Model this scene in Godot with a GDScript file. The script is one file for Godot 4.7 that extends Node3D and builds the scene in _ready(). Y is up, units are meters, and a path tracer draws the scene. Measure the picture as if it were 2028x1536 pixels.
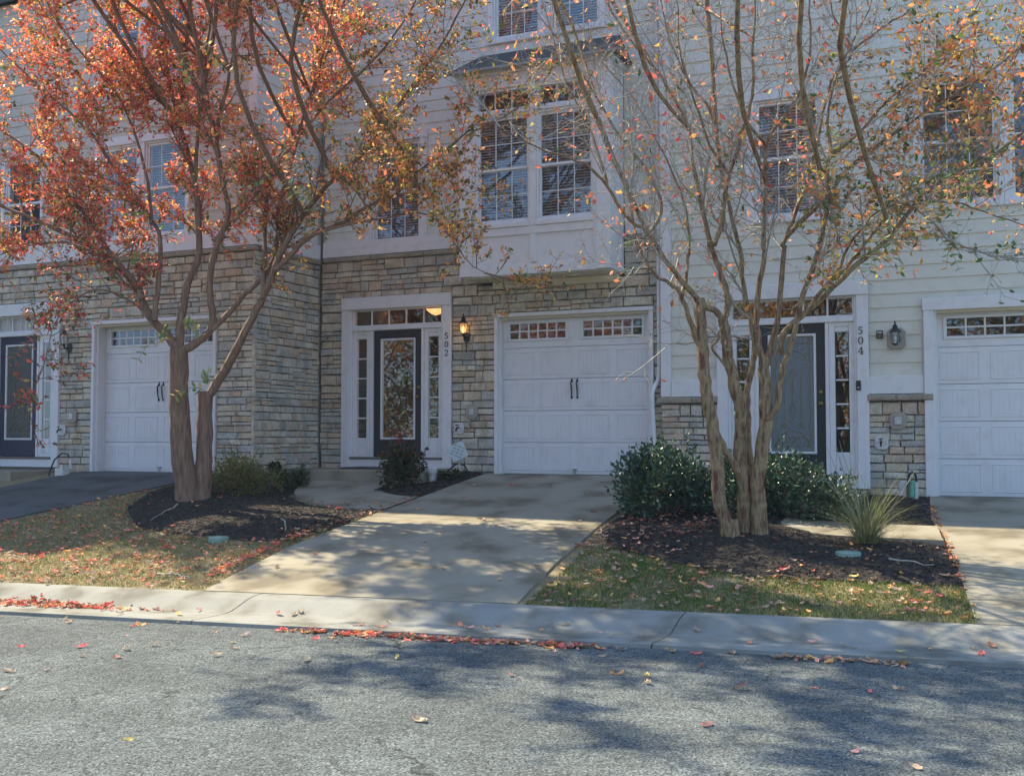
extends Node3D
# A row of townhouses seen from the street: x runs along the fronts, z towards the street, y up, metres.

var M := {}
var rng := RandomNumberGenerator.new()
var used_names := {}
const UP := Vector3(0, 1, 0)


class MB:
	var v := PackedVector3Array()
	var n := PackedVector3Array()
	var c := PackedColorArray()
	var idx := PackedInt32Array()
	var tint := Color(1, 1, 1)

	func add(p: Vector3, nn: Vector3) -> int:
		v.append(p)
		n.append(nn)
		c.append(tint)
		return v.size() - 1

	func tri(a: Vector3, b: Vector3, d: Vector3) -> void:
		var nn := (b - a).cross(d - a).normalized()
		var s := add(a, nn)
		add(b, nn)
		add(d, nn)
		idx.append_array(PackedInt32Array([s, s + 2, s + 1]))

	func quad(a: Vector3, b: Vector3, d: Vector3, e: Vector3) -> void:
		var nn := (d - a).cross(e - b).normalized()
		var s := add(a, nn)
		add(b, nn)
		add(d, nn)
		add(e, nn)
		idx.append_array(PackedInt32Array([s, s + 2, s + 1, s, s + 3, s + 2]))

	func box(l: Vector3, h: Vector3) -> void:
		var p := func(x, y, z): return Vector3(h.x if x else l.x, h.y if y else l.y, h.z if z else l.z)
		quad(p.call(0, 0, 1), p.call(1, 0, 1), p.call(1, 1, 1), p.call(0, 1, 1))
		quad(p.call(1, 0, 0), p.call(0, 0, 0), p.call(0, 1, 0), p.call(1, 1, 0))
		quad(p.call(1, 0, 1), p.call(1, 0, 0), p.call(1, 1, 0), p.call(1, 1, 1))
		quad(p.call(0, 0, 0), p.call(0, 0, 1), p.call(0, 1, 1), p.call(0, 1, 0))
		quad(p.call(0, 1, 1), p.call(1, 1, 1), p.call(1, 1, 0), p.call(0, 1, 0))
		quad(p.call(0, 0, 0), p.call(1, 0, 0), p.call(1, 0, 1), p.call(0, 0, 1))

	# a box whose front (+z) edges are chamfered by e
	func cbox(l: Vector3, h: Vector3, e: float) -> void:
		var o := [Vector3(l.x, l.y, h.z - e), Vector3(h.x, l.y, h.z - e), Vector3(h.x, h.y, h.z - e), Vector3(l.x, h.y, h.z - e)]
		var i := [Vector3(l.x + e, l.y + e, h.z), Vector3(h.x - e, l.y + e, h.z), Vector3(h.x - e, h.y - e, h.z), Vector3(l.x + e, h.y - e, h.z)]
		var b := [Vector3(l.x, l.y, l.z), Vector3(h.x, l.y, l.z), Vector3(h.x, h.y, l.z), Vector3(l.x, h.y, l.z)]
		quad(i[0], i[1], i[2], i[3])
		quad(b[1], b[0], b[3], b[2])
		for k in 4:
			var m := (k + 1) % 4
			quad(o[k], o[m], i[m], i[k])
			quad(b[k], b[m], o[m], o[k])

	func tube(pts: Array, radii: Array, sides: int, caps := false) -> void:
		var count := pts.size()
		var t: Vector3 = (pts[1] - pts[0]).normalized()
		var u := t.cross(Vector3(0.13, 0.2, 0.97)).normalized()
		if u.length() < 0.5:
			u = t.cross(Vector3(1, 0, 0)).normalized()
		var start := v.size()
		for i in count:
			if i > 0:
				t = (pts[mini(i + 1, count - 1)] - pts[i - 1]).normalized()
			u = (u - t * u.dot(t)).normalized()
			var w := t.cross(u)
			for j in sides:
				var a := TAU * j / sides
				var o := u * cos(a) + w * sin(a)
				add(pts[i] + o * radii[i], o)
		for i in count - 1:
			for j in sides:
				var a := start + i * sides + j
				var b := start + i * sides + (j + 1) % sides
				var d := b + sides
				var e := a + sides
				idx.append_array(PackedInt32Array([a, d, b, a, e, d]))
		if caps:
			for end in [0, count - 1]:
				var cc := add(pts[end], t if end else -t)
				for j in sides:
					var a: int = start + end * sides + j
					var b: int = start + end * sides + (j + 1) % sides
					idx.append_array(PackedInt32Array([cc, b, a] if end else [cc, a, b]))

	# turned about the y axis: profile is [[radius, y], ...] from the bottom up
	func lathe(o: Vector3, profile: Array, sides: int) -> void:
		for i in profile.size() - 1:
			var p: Array = profile[i]
			var q: Array = profile[i + 1]
			for j in sides:
				var a := TAU * j / sides
				var b := TAU * (j + 1) / sides
				var f := func(r: float, y: float, g: float): return o + Vector3(r * sin(g), y, r * cos(g))
				if p[0] < 0.0005:
					tri(f.call(p[0], p[1], a), f.call(q[0], q[1], b), f.call(q[0], q[1], a))
				elif q[0] < 0.0005:
					tri(f.call(p[0], p[1], a), f.call(p[0], p[1], b), f.call(q[0], q[1], a))
				else:
					quad(f.call(p[0], p[1], a), f.call(p[0], p[1], b), f.call(q[0], q[1], b), f.call(q[0], q[1], a))

	# a flat outline (counter-clockwise seen from +z) given thickness d along z
	func prism(o: Vector3, outline: Array, d: float, e := 0.0) -> void:
		var k := outline.size()
		var mid := Vector2.ZERO
		for p in outline:
			mid += p / k
		for i in k:
			var p: Vector2 = outline[i]
			var q: Vector2 = outline[(i + 1) % k]
			var pi: Vector2 = p.move_toward(mid, e)
			var qi: Vector2 = q.move_toward(mid, e)
			quad(o + Vector3(p.x, p.y, 0), o + Vector3(q.x, q.y, 0), o + Vector3(q.x, q.y, d - e), o + Vector3(p.x, p.y, d - e))
			if e > 0.0:
				quad(o + Vector3(p.x, p.y, d - e), o + Vector3(q.x, q.y, d - e), o + Vector3(qi.x, qi.y, d), o + Vector3(pi.x, pi.y, d))
			tri(o + Vector3(mid.x, mid.y, d), o + Vector3(pi.x, pi.y, d), o + Vector3(qi.x, qi.y, d))

	func arrays() -> Array:
		var a := []
		a.resize(Mesh.ARRAY_MAX)
		a[Mesh.ARRAY_VERTEX] = v
		a[Mesh.ARRAY_NORMAL] = n
		a[Mesh.ARRAY_COLOR] = c
		a[Mesh.ARRAY_INDEX] = idx
		return a

	func mesh() -> ArrayMesh:
		var m := ArrayMesh.new()
		m.add_surface_from_arrays(Mesh.PRIMITIVE_TRIANGLES, arrays())
		return m


# ---------------------------------------------------------------- nodes

func numbered(called: String) -> String:
	if not used_names.has(called):
		used_names[called] = 0
		return called
	used_names[called] += 1
	return "%s_%03d" % [called, used_names[called]]


func tag(o: Node3D, label: String, category: String, group := "") -> Node3D:
	o.set_meta("label", label)
	o.set_meta("category", category)
	if group:
		o.set_meta("group", group)
	return o


func thing(called: String, label: String, category: String, at := Vector3.ZERO, group := "") -> Node3D:
	var o := Node3D.new()
	o.name = numbered(called)
	add_child(o)
	o.position = at
	return tag(o, label, category, group)


func part(called: String, parent: Node3D, at := Vector3.ZERO) -> Node3D:
	var o := Node3D.new()
	o.name = called
	parent.add_child(o, true)
	o.position = at
	return o


func put(called: String, mesh: Mesh, m: Material, parent: Node3D) -> MeshInstance3D:
	var o := MeshInstance3D.new()
	o.name = numbered(called) if parent == self else called
	o.mesh = mesh
	if m:
		o.material_override = m
	parent.add_child(o, true)
	return o


func build(called: String, b: MB, m: Material, parent: Node3D) -> MeshInstance3D:
	return put(called, b.mesh(), m, parent)


func structure(called: String, b: MB, m: Material) -> MeshInstance3D:
	var o := build(called, b, m, self)
	o.set_meta("kind", "structure")
	return o


func boxed(called: String, l: Vector3, h: Vector3, m: Material, parent: Node3D, e := 0.004) -> MeshInstance3D:
	var b := MB.new()
	b.cbox(l, h, e)
	return build(called, b, m, parent)


func scatter(called: String, mesh: Mesh, m: Material, where: Array, tints: Array, parent: Node3D) -> MultiMeshInstance3D:
	var mm := MultiMesh.new()
	mm.transform_format = MultiMesh.TRANSFORM_3D
	mm.use_colors = true
	mm.mesh = mesh
	mm.instance_count = where.size()
	for i in where.size():
		mm.set_instance_transform(i, where[i])
		mm.set_instance_color(i, tints[i])
	var o := MultiMeshInstance3D.new()
	o.name = numbered(called) if parent == self else called
	o.multimesh = mm
	o.material_override = m
	o.set_meta("kind", "stuff")
	parent.add_child(o, true)
	return o


# ---------------------------------------------------------------- materials

func lin(r: float, g: float, b: float) -> Color:
	return Color(r, g, b).linear_to_srgb()


func noise(seed_: int, freq: float, octaves := 4, kind := FastNoiseLite.TYPE_SIMPLEX_SMOOTH) -> FastNoiseLite:
	var f := FastNoiseLite.new()
	f.seed = seed_
	f.frequency = freq
	f.noise_type = kind
	f.fractal_type = FastNoiseLite.FRACTAL_FBM if octaves > 1 else FastNoiseLite.FRACTAL_NONE
	f.fractal_octaves = octaves
	return f


func ramp(f: FastNoiseLite, size: int, stops: Array) -> NoiseTexture2D:
	var t := NoiseTexture2D.new()
	t.width = size
	t.height = size
	t.seamless = true
	t.noise = f
	var g := Gradient.new()
	var off := PackedFloat32Array()
	var col := PackedColorArray()
	for s in stops:
		off.append(s[0])
		col.append(lin(s[1], s[2], s[3]))
	g.offsets = off
	g.colors = col
	t.color_ramp = g
	return t


func relief(f: FastNoiseLite, size: int, strength: float) -> NoiseTexture2D:
	var t := NoiseTexture2D.new()
	t.width = size
	t.height = size
	t.seamless = true
	t.noise = f
	t.as_normal_map = true
	t.bump_strength = strength
	return t


func mat(called: String, col: Color, rough: float, opt := {}) -> StandardMaterial3D:
	var m := StandardMaterial3D.new()
	m.resource_name = called
	m.albedo_color = col
	m.roughness = rough
	m.metallic = opt.get("metal", 0.0)
	m.metallic_specular = opt.get("spec", 0.5)
	var s: float = opt.get("scale", 1.0)
	m.uv1_triplanar = true
	m.uv1_world_triplanar = opt.get("world", true)
	m.uv1_scale = opt.get("scale3", Vector3(s, s, s))
	if opt.has("tex"):
		m.albedo_texture = opt.tex
	if opt.has("bump"):
		m.normal_enabled = true
		m.normal_texture = opt.bump
		m.normal_scale = opt.get("bump_scale", 1.0)
	if opt.has("over"):
		m.detail_enabled = true
		m.detail_albedo = opt.over
		m.detail_blend_mode = BaseMaterial3D.BLEND_MODE_MUL
		m.detail_uv_layer = BaseMaterial3D.DETAIL_UV_2
		m.uv2_triplanar = true
		m.uv2_world_triplanar = true
		var s2: float = opt.get("over_scale", 0.2)
		m.uv2_scale = Vector3(s2, s2, s2)
	if opt.get("tinted", false):
		m.vertex_color_use_as_albedo = true
	if opt.has("back"):
		m.backlight_enabled = true
		m.backlight = opt.back
	if opt.has("glow"):
		m.emission_enabled = true
		m.emission = opt.glow
		m.emission_energy_multiplier = opt.get("glow_energy", 1.0)
	return m


func coated_glass(called: String, col: Color, share: float) -> ORMMaterial3D:
	# window glass: mirrors part of what is before it and lets the rest pass
	var im := Image.create(4, 4, false, Image.FORMAT_RGB8)
	im.fill(Color8(255, 4, 255))
	var m := ORMMaterial3D.new()
	m.resource_name = called
	m.orm_texture = ImageTexture.create_from_image(im)
	m.transparency = BaseMaterial3D.TRANSPARENCY_ALPHA
	m.albedo_color = Color(col.r, col.g, col.b, share)
	return m


func make_materials() -> void:
	var grain := ramp(noise(3, 0.02, 5), 512, [[0.0, 0.66, 0.65, 0.63], [0.45, 0.88, 0.87, 0.86], [0.8, 1.0, 1.0, 1.0]])
	var grain_bump := relief(noise(4, 0.03, 5), 512, 9.0)
	var blotch := ramp(noise(9, 0.006, 4), 512, [[0.2, 0.72, 0.7, 0.68], [0.5, 0.92, 0.91, 0.9], [0.75, 1.0, 1.0, 1.0]])
	var tones := [
		[0.55, 0.50, 0.41], [0.50, 0.475, 0.415], [0.44, 0.43, 0.395], [0.38, 0.385, 0.37], [0.56, 0.47, 0.35],
		[0.52, 0.385, 0.26], [0.44, 0.345, 0.265], [0.41, 0.425, 0.42], [0.60, 0.55, 0.46], [0.47, 0.37, 0.31], [0.34, 0.335, 0.315], [0.55, 0.42, 0.31]]
	for i in tones.size():
		var t: Array = tones[i].duplicate()
		for c in 3:
			t[c] = lerpf(t[c], [0.47, 0.435, 0.365][c], 0.30)
		M["stone%d" % i] = mat("ledge stone", lin(t[0] * 1.36, t[1] * 1.37, t[2] * 1.34), 0.9, {"tex": grain, "scale": 2.2, "bump": grain_bump, "bump_scale": 1.0, "over": blotch, "over_scale": 0.9, "spec": 0.3})
	M.mortar = mat("mortar", lin(0.15, 0.14, 0.13), 0.95, {"tex": grain, "scale": 3.0})
	M.ledge = mat("stone ledge", lin(0.42, 0.37, 0.29), 0.9, {"tex": grain, "scale": 2.0, "bump": grain_bump, "bump_scale": 0.8, "over": blotch, "over_scale": 0.7})
	var paint := ramp(noise(11, 0.012, 5), 512, [[0.1, 0.90, 0.89, 0.87], [0.4, 0.975, 0.975, 0.97], [1.0, 1.0, 1.0, 1.0]])
	var brush := relief(noise(12, 0.05, 3), 256, 2.0)
	M.white = mat("white paint", lin(0.74, 0.74, 0.75), 0.55, {"tex": paint, "scale": 0.7, "bump": brush, "bump_scale": 0.15})
	M.vinyl = mat("white window frame", lin(0.76, 0.77, 0.78), 0.4, {"tex": paint, "scale": 1.0})
	M.garage = mat("garage door paint", lin(0.72, 0.73, 0.75), 0.45, {"tex": paint, "scale": 0.5, "bump": brush, "bump_scale": 0.12})
	M.cream = mat("cream trim paint", lin(0.66, 0.61, 0.48), 0.6, {"tex": paint, "scale": 0.8})
	var clap := relief(noise(13, 0.03, 4), 512, 3.0)
	M.siding_grey = mat("pale grey siding", lin(0.68, 0.68, 0.63), 0.65, {"tex": paint, "scale": 0.5, "bump": clap, "bump_scale": 0.25})
	M.siding_cream = mat("cream siding", lin(0.68, 0.67, 0.59), 0.65, {"tex": paint, "scale": 0.5, "bump": clap, "bump_scale": 0.25})
	M.siding_tan = mat("beige siding", lin(0.58, 0.54, 0.47), 0.65, {"tex": paint, "scale": 0.5, "bump": clap, "bump_scale": 0.25})
	M.core = mat("house wrap", lin(0.3, 0.3, 0.28), 0.9)
	M.dark_door = mat("black door paint", lin(0.018, 0.02, 0.026), 0.38, {"bump": brush, "bump_scale": 0.1})
	M.navy_door = mat("navy door paint", lin(0.014, 0.022, 0.06), 0.38, {"bump": brush, "bump_scale": 0.1})
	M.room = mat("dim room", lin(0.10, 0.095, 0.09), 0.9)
	M.glass = coated_glass("window glass", Color(0.90, 0.95, 1.0), 0.13)
	M.door_glass = coated_glass("door glass", Color(0.95, 0.97, 0.95), 0.16)
	M.blind = mat("blind slats", lin(0.27, 0.265, 0.26), 0.6)
	M.curtain = mat("sheer curtain", lin(0.7, 0.7, 0.72), 0.9, {"back": Color(0.6, 0.6, 0.6)})
	M.lace_glass = mat("textured glass", lin(0.12, 0.155, 0.17), 0.22, {"spec": 0.7, "bump": relief(noise(17, 0.05, 3), 256, 8.0), "bump_scale": 0.5, "scale": 3.0})
	M.dark_lace = mat("dark textured glass", lin(0.045, 0.05, 0.048), 0.18, {"spec": 0.8, "bump": relief(noise(18, 0.05, 3), 256, 8.0), "bump_scale": 0.35, "scale": 3.0})
	M.brass = mat("brass", lin(0.62, 0.43, 0.15), 0.3, {"metal": 1.0})
	M.came = mat("brass caming", lin(0.36, 0.25, 0.10), 0.4, {"metal": 0.8})
	M.lead = mat("lead caming", lin(0.22, 0.23, 0.22), 0.4, {"metal": 0.6})
	M.steel = mat("dull steel", lin(0.4, 0.4, 0.4), 0.4, {"metal": 1.0})
	M.iron = mat("black iron", lin(0.015, 0.015, 0.017), 0.45)
	M.bronze = mat("dark threshold", lin(0.16, 0.13, 0.11), 0.6)
	M.lamp_glass = mat("seeded lamp glass", lin(0.75, 0.62, 0.3), 0.1)
	M.lamp_glass.transparency = BaseMaterial3D.TRANSPARENCY_ALPHA
	M.lamp_glass.albedo_color.a = 0.35
	M.clear_lamp = mat("clear lamp glass", lin(0.6, 0.65, 0.65), 0.06)
	M.clear_lamp.transparency = BaseMaterial3D.TRANSPARENCY_ALPHA
	M.clear_lamp.albedo_color.a = 0.25
	M.bulb_on = mat("lit bulb", lin(1, 0.8, 0.45), 0.4, {"glow": lin(1.0, 0.72, 0.32), "glow_energy": 2.2})
	M.bulb_off = mat("unlit bulb", lin(0.7, 0.7, 0.68), 0.3)
	M.pendant = mat("lit alabaster bowl", lin(0.9, 0.6, 0.3), 0.5, {"glow": lin(1.0, 0.50, 0.16), "glow_energy": 0.75})
	M.block = mat("tan mounting block", lin(0.36, 0.32, 0.26), 0.7, {"tex": paint, "scale": 2.0})
	M.white_plastic = mat("white plastic", lin(0.7, 0.7, 0.68), 0.45, {"tex": grain, "scale": 1.5})
	M.black_plastic = mat("black plastic", lin(0.02, 0.02, 0.022), 0.4)
	M.green_plastic = mat("pale green plastic", lin(0.28, 0.42, 0.34), 0.6, {"tex": grain, "scale": 3.0})
	M.mint = mat("mint green plastic", lin(0.10, 0.42, 0.32), 0.5)
	M.sign_face = mat("sign face", lin(0.50, 0.56, 0.54), 0.5)
	M.sign_ink = mat("sign ink", lin(0.24, 0.30, 0.29), 0.6)
	var shingle := ramp(noise(19, 0.06, 3), 256, [[0.1, 0.5, 0.5, 0.5], [0.9, 1.0, 1.0, 1.0]])
	M.shingle = mat("grey shingles", lin(0.115, 0.11, 0.11), 0.9, {"tex": shingle, "scale": 3.0})
	# ground
	var chip := noise(21, 0.075, 1, FastNoiseLite.TYPE_CELLULAR)
	chip.cellular_return_type = FastNoiseLite.RETURN_CELL_VALUE
	var chip_shape := noise(21, 0.075, 1, FastNoiseLite.TYPE_CELLULAR)
	chip_shape.cellular_return_type = FastNoiseLite.RETURN_DISTANCE2_SUB
	var worn := ramp(noise(22, 0.008, 5), 512, [[0.15, 0.78, 0.78, 0.78], [0.5, 0.94, 0.94, 0.94], [0.8, 1.0, 1.0, 1.0]])
	M.asphalt = mat("weathered asphalt", lin(0.53, 0.59, 0.595), 0.85, {"tex": ramp(chip, 1024, [[0.0, 0.18, 0.18, 0.19], [0.35, 0.42, 0.42, 0.42], [0.75, 0.62, 0.62, 0.61], [1.0, 1.0, 0.98, 0.95]]), "bump": relief(chip_shape, 1024, 11.0), "bump_scale": 1.7, "scale": 1.35, "over": cracked_wear(), "over_scale": 0.14, "spec": 0.35})
	var stain := ramp(noise(24, 0.006, 5), 1024, [[0.18, 0.52, 0.49, 0.44], [0.42, 0.86, 0.84, 0.80], [0.62, 1.0, 1.0, 1.0]])
	var pit := noise(25, 0.16, 3)
	M.concrete = mat("broom-finished concrete", lin(0.38, 0.34, 0.265), 0.88, {"tex": ramp(pit, 512, [[0.1, 0.68, 0.67, 0.65], [0.5, 0.9, 0.9, 0.89], [0.9, 1.0, 1.0, 1.0]]), "scale": 1.1, "bump": relief(pit, 512, 3.5), "bump_scale": 0.35, "over": stain, "over_scale": 0.16, "spec": 0.35})
	M.kerb = mat("kerb concrete", lin(0.36, 0.355, 0.325), 0.88, {"tex": ramp(pit, 512, [[0.1, 0.62, 0.61, 0.6], [0.5, 0.88, 0.88, 0.87], [0.9, 1.0, 1.0, 1.0]]), "scale": 1.3, "bump": relief(pit, 512, 4.5), "bump_scale": 0.5, "over": stain, "over_scale": 0.23, "spec": 0.35})
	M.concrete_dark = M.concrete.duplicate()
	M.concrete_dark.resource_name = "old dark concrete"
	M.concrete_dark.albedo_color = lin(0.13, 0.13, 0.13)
	M.soil = mat("thin turf soil", lin(0.34, 0.275, 0.17), 0.95, {"tex": ramp(noise(27, 0.03, 5), 512, [[0.2, 0.55, 0.5, 0.42], [0.5, 0.85, 0.85, 0.75], [0.8, 1.0, 0.98, 0.9]]), "scale": 1.2, "bump": relief(noise(28, 0.06, 4), 512, 8.0), "over": worn, "over_scale": 0.4})
	M.mulch = mat("dark mulch", lin(0.055, 0.042, 0.034), 0.95, {"tex": ramp(noise(29, 0.08, 4), 512, [[0.2, 0.4, 0.36, 0.33], [0.6, 0.9, 0.86, 0.82], [0.9, 1.0, 1.0, 1.0]]), "scale": 1.6, "bump": relief(noise(30, 0.09, 4), 512, 14.0)})
	M.chips = mat("mulch chips", lin(1, 1, 1), 0.95, {"tinted": true})
	M.verge = mat("far verge", lin(0.10, 0.12, 0.05), 0.95)
	M.grass = mat("grass blades", Color(1, 1, 1), 0.7, {"tinted": true, "back": Color(0.7, 0.7, 0.7), "spec": 0.3})
	# plants
	var peel := noise(31, 0.013, 3)
	peel.domain_warp_enabled = true
	peel.domain_warp_amplitude = 12.0
	M.bark_mottled = mat("peeling mottled bark", lin(0.80, 0.70, 0.60), 0.66, {"tex": ramp(peel, 512, [[0.26, 0.15, 0.06, 0.042], [0.37, 0.20, 0.095, 0.065], [0.40, 0.29, 0.235, 0.12], [0.55, 0.34, 0.29, 0.165], [0.68, 0.46, 0.40, 0.27], [0.72, 0.27, 0.16, 0.10], [0.85, 0.30, 0.22, 0.14]]), "scale3": Vector3(2.4, 0.6, 2.4), "bump": relief(noise(32, 0.03, 4), 512, 8.0), "bump_scale": 0.25, "world": true})
	M.bark_brown = mat("grey brown bark", lin(1, 1, 1), 0.78, {"tex": ramp(noise(33, 0.035, 5), 512, [[0.2, 0.125, 0.07, 0.046], [0.42, 0.20, 0.12, 0.078], [0.62, 0.25, 0.155, 0.105], [0.85, 0.33, 0.225, 0.16]]), "scale3": Vector3(1.5, 0.16, 1.5), "bump": relief(noise(34, 0.03, 4), 512, 10.0), "bump_scale": 0.5, "world": true})
	M.twig_brown = mat("brown twigs", lin(0.19, 0.13, 0.095), 0.6)
	M.twig_grey = mat("grey twigs", lin(0.36, 0.335, 0.29), 0.5)
	M.leaf = mat("autumn leaf", Color(1, 1, 1), 0.42, {"tinted": true, "back": Color(1, 1, 1), "spec": 0.5})
	M.dry_leaf = mat("fallen leaf", Color(1, 1, 1), 0.6, {"tinted": true, "back": Color(0.5, 0.5, 0.5)})
	M.gloss_leaf = mat("glossy evergreen leaf", Color(1, 1, 1), 0.37, {"tinted": true, "back": Color(0.35, 0.35, 0.35), "spec": 0.55})
	var tones2 := {"red": [0.92, 0.16, 0.13], "scarlet": [0.95, 0.30, 0.15], "orange": [0.92, 0.48, 0.15], "gold": [0.74, 0.56, 0.13], "olive": [0.26, 0.25, 0.06], "green": [0.10, 0.20, 0.04], "rust": [0.32, 0.11, 0.06], "tan": [0.48, 0.33, 0.21], "pink": [0.86, 0.42, 0.32]}
	for k in tones2:
		M["tone_" + k] = Color(tones2[k][0], tones2[k][1], tones2[k][2])


# wear of the road: broad patches and a few meandering cracks
func cracked_wear() -> ImageTexture:
	var size := 1024
	var wide := noise(61, 0.006, 5).get_seamless_image(size, size)
	var fine := noise(62, 0.05, 4).get_seamless_image(size, size)
	var cell := noise(63, 0.011, 1, FastNoiseLite.TYPE_CELLULAR)
	cell.cellular_return_type = FastNoiseLite.RETURN_DISTANCE2_SUB
	cell.cellular_jitter = 1.0
	cell.domain_warp_enabled = true
	cell.domain_warp_amplitude = 34.0
	cell.domain_warp_frequency = 0.03
	cell.domain_warp_fractal_octaves = 4
	var net := cell.get_seamless_image(size, size, false, false, 0.1, true)
	var a := wide.get_data()
	var b := fine.get_data()
	var c := net.get_data()
	var out := PackedByteArray()
	out.resize(size * size * 3)
	for i in size * size:
		var v := 205.0 + (a[i] - 128) * 0.20 + (b[i] - 128) * 0.10
		if c[i] < 5 and a[i] > 132:
			v *= 0.6 + 0.07 * c[i]
		var k := int(clampf(v, 0, 255))
		out[i * 3] = k
		out[i * 3 + 1] = k
		out[i * 3 + 2] = k
	return ImageTexture.create_from_image(Image.create_from_data(size, size, false, Image.FORMAT_RGB8, out))


# ---------------------------------------------------------------- walls

# the rectangle without the holes, as rectangles
func without(r: Rect2, holes: Array) -> Array:
	var xs := [r.position.x, r.end.x]
	for h in holes:
		if h.intersects(r):
			for x in [h.position.x, h.end.x]:
				if x > r.position.x + 0.002 and x < r.end.x - 0.002:
					xs.append(x)
	xs.sort()
	var out := []
	var last := []
	for i in xs.size() - 1:
		var x0: float = xs[i]
		var x1: float = xs[i + 1]
		if x1 - x0 < 0.002:
			continue
		var spans := [[r.position.y, r.end.y]]
		for h in holes:
			if h.position.x < x1 - 0.001 and h.end.x > x0 + 0.001:
				var next := []
				for s in spans:
					if h.end.y <= s[0] or h.position.y >= s[1]:
						next.append(s)
						continue
					if h.position.y > s[0] + 0.002:
						next.append([s[0], h.position.y])
					if h.end.y < s[1] - 0.002:
						next.append([h.end.y, s[1]])
				spans = next
		if str(spans) == str(last) and out.size() and absf(out[-1].end.x - x0) < 0.001:
			for k in spans.size():
				out[out.size() - 1 - k].size.x += x1 - x0
		else:
			for s in spans:
				out.append(Rect2(x0, s[0], x1 - x0, s[1] - s[0]))
		last = spans
	return out


# a wall face: x runs along "along", y up, z outwards
func facing(at: Vector3, along: Vector3) -> Transform3D:
	return Transform3D(Basis(along, UP, along.cross(UP)), at)


func slab_wall(called: String, parent: Node3D, t: Transform3D, r: Rect2, holes: Array, z0: float, z1: float, m: Material) -> void:
	var b := MB.new()
	for q in without(r, holes):
		b.box(Vector3(q.position.x, q.position.y, z0), Vector3(q.end.x, q.end.y, z1))
	build(called, b, m, parent).transform = t


var stone_shapes := []
var lap_shape: ArrayMesh


func make_shared_shapes() -> void:
	rng.seed = 71
	for k in 20:
		var b := MB.new()
		var edge := [Vector2(-.5, -.5), Vector2(rng.randf_range(-.2, .2), -.5), Vector2(.5, -.5), Vector2(.5, rng.randf_range(-.15, .15)), Vector2(.5, .5), Vector2(rng.randf_range(-.2, .2), .5), Vector2(-.5, .5), Vector2(-.5, rng.randf_range(-.15, .15))]
		var o := []
		var f := []
		for p in edge:
			var q := Vector2(p.x * rng.randf_range(0.93, 1.0), p.y * rng.randf_range(0.84, 1.0))
			o.append(Vector3(q.x, q.y, rng.randf_range(0.45, 0.7)))
			f.append(Vector3(q.x * rng.randf_range(0.90, 0.96), q.y * rng.randf_range(0.76, 0.9), rng.randf_range(0.82, 1.0)))
		var mid := Vector3(rng.randf_range(-.15, .15), rng.randf_range(-.12, .12), rng.randf_range(0.88, 1.08))
		for i in 8:
			var j := (i + 1) % 8
			b.quad(Vector3(o[i].x, o[i].y, 0), Vector3(o[j].x, o[j].y, 0), o[j], o[i])
			b.quad(o[i], o[j], f[j], f[i])
			b.tri(mid, f[i], f[j])
		stone_shapes.append(b)
	# a lap siding board of unit length and height: thin at the top, thick and square at the bottom
	var l := MB.new()
	l.quad(Vector3(0, 0, .020), Vector3(1, 0, .020), Vector3(1, 1, .006), Vector3(0, 1, .006))
	l.quad(Vector3(0, 0, 0), Vector3(1, 0, 0), Vector3(1, 0, .020), Vector3(0, 0, .020))
	l.quad(Vector3(1, 0, .020), Vector3(1, 0, 0), Vector3(1, 1, 0), Vector3(1, 1, .006))
	l.quad(Vector3(0, 0, 0), Vector3(0, 0, .020), Vector3(0, 1, .006), Vector3(0, 1, 0))
	lap_shape = l.mesh()
	for i in stone_shapes.size():
		M["stone_mesh%d" % i] = stone_shapes[i].mesh()


# stones of one face: [transform, shape, tone, area]
func lay_stones(t: Transform3D, r: Rect2, holes: Array, seed_: int, spread := [9, 8, 7, 4, 7, 4, 2, 4, 7, 3, 2, 4]) -> Array:
	rng.seed = seed_
	var bag := []
	for i in spread.size():
		for k in spread[i]:
			bag.append(i)
	var out := []
	var y := r.position.y
	while y < r.end.y - 0.01:
		var bh := rng.randf_range(0.10, 0.22)
		if r.end.y - y - bh < 0.07:
			bh = r.end.y - y
		for q in without(Rect2(r.position.x, y, r.size.x, bh), holes):
			var x: float = q.position.x
			while x < q.end.x - 0.01:
				var w := rng.randf_range(0.22, 0.85)
				if q.end.x - x - w < 0.14:
					w = q.end.x - x
				var layers := 1
				if q.size.y > 0.19:
					layers = 2 if rng.randf() < 0.75 else 3
				elif q.size.y > 0.135:
					layers = 2 if rng.randf() < 0.65 else 1
				var cuts := [0.0, 1.0]
				for k in layers - 1:
					cuts.append(float(k + 1) / layers + rng.randf_range(-0.13, 0.13))
				cuts.sort()
				for k in layers:
					var h: float = (cuts[k + 1] - cuts[k]) * q.size.y
					var y0: float = q.position.y + cuts[k] * q.size.y
					var x0 := x
					while x0 < x + w - 0.01:
						var sw := rng.randf_range(0.12, 0.44)
						if x + w - x0 - sw < 0.1:
							sw = x + w - x0
						var d := rng.randf_range(0.036, 0.062)
						var g := rng.randf_range(-0.004, 0.006)
						var tr := Transform3D(Basis(Vector3(0, 0, 1), rng.randf_range(-0.022, 0.022)).scaled_local(Vector3(sw - g, h - g, d)), Vector3(x0 + sw / 2, y0 + h / 2, 0))
						out.append([t * tr, rng.randi() % stone_shapes.size(), bag[rng.randi() % bag.size()], sw * h])
						x0 += sw
				x += w
		y += bh
	return out


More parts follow.
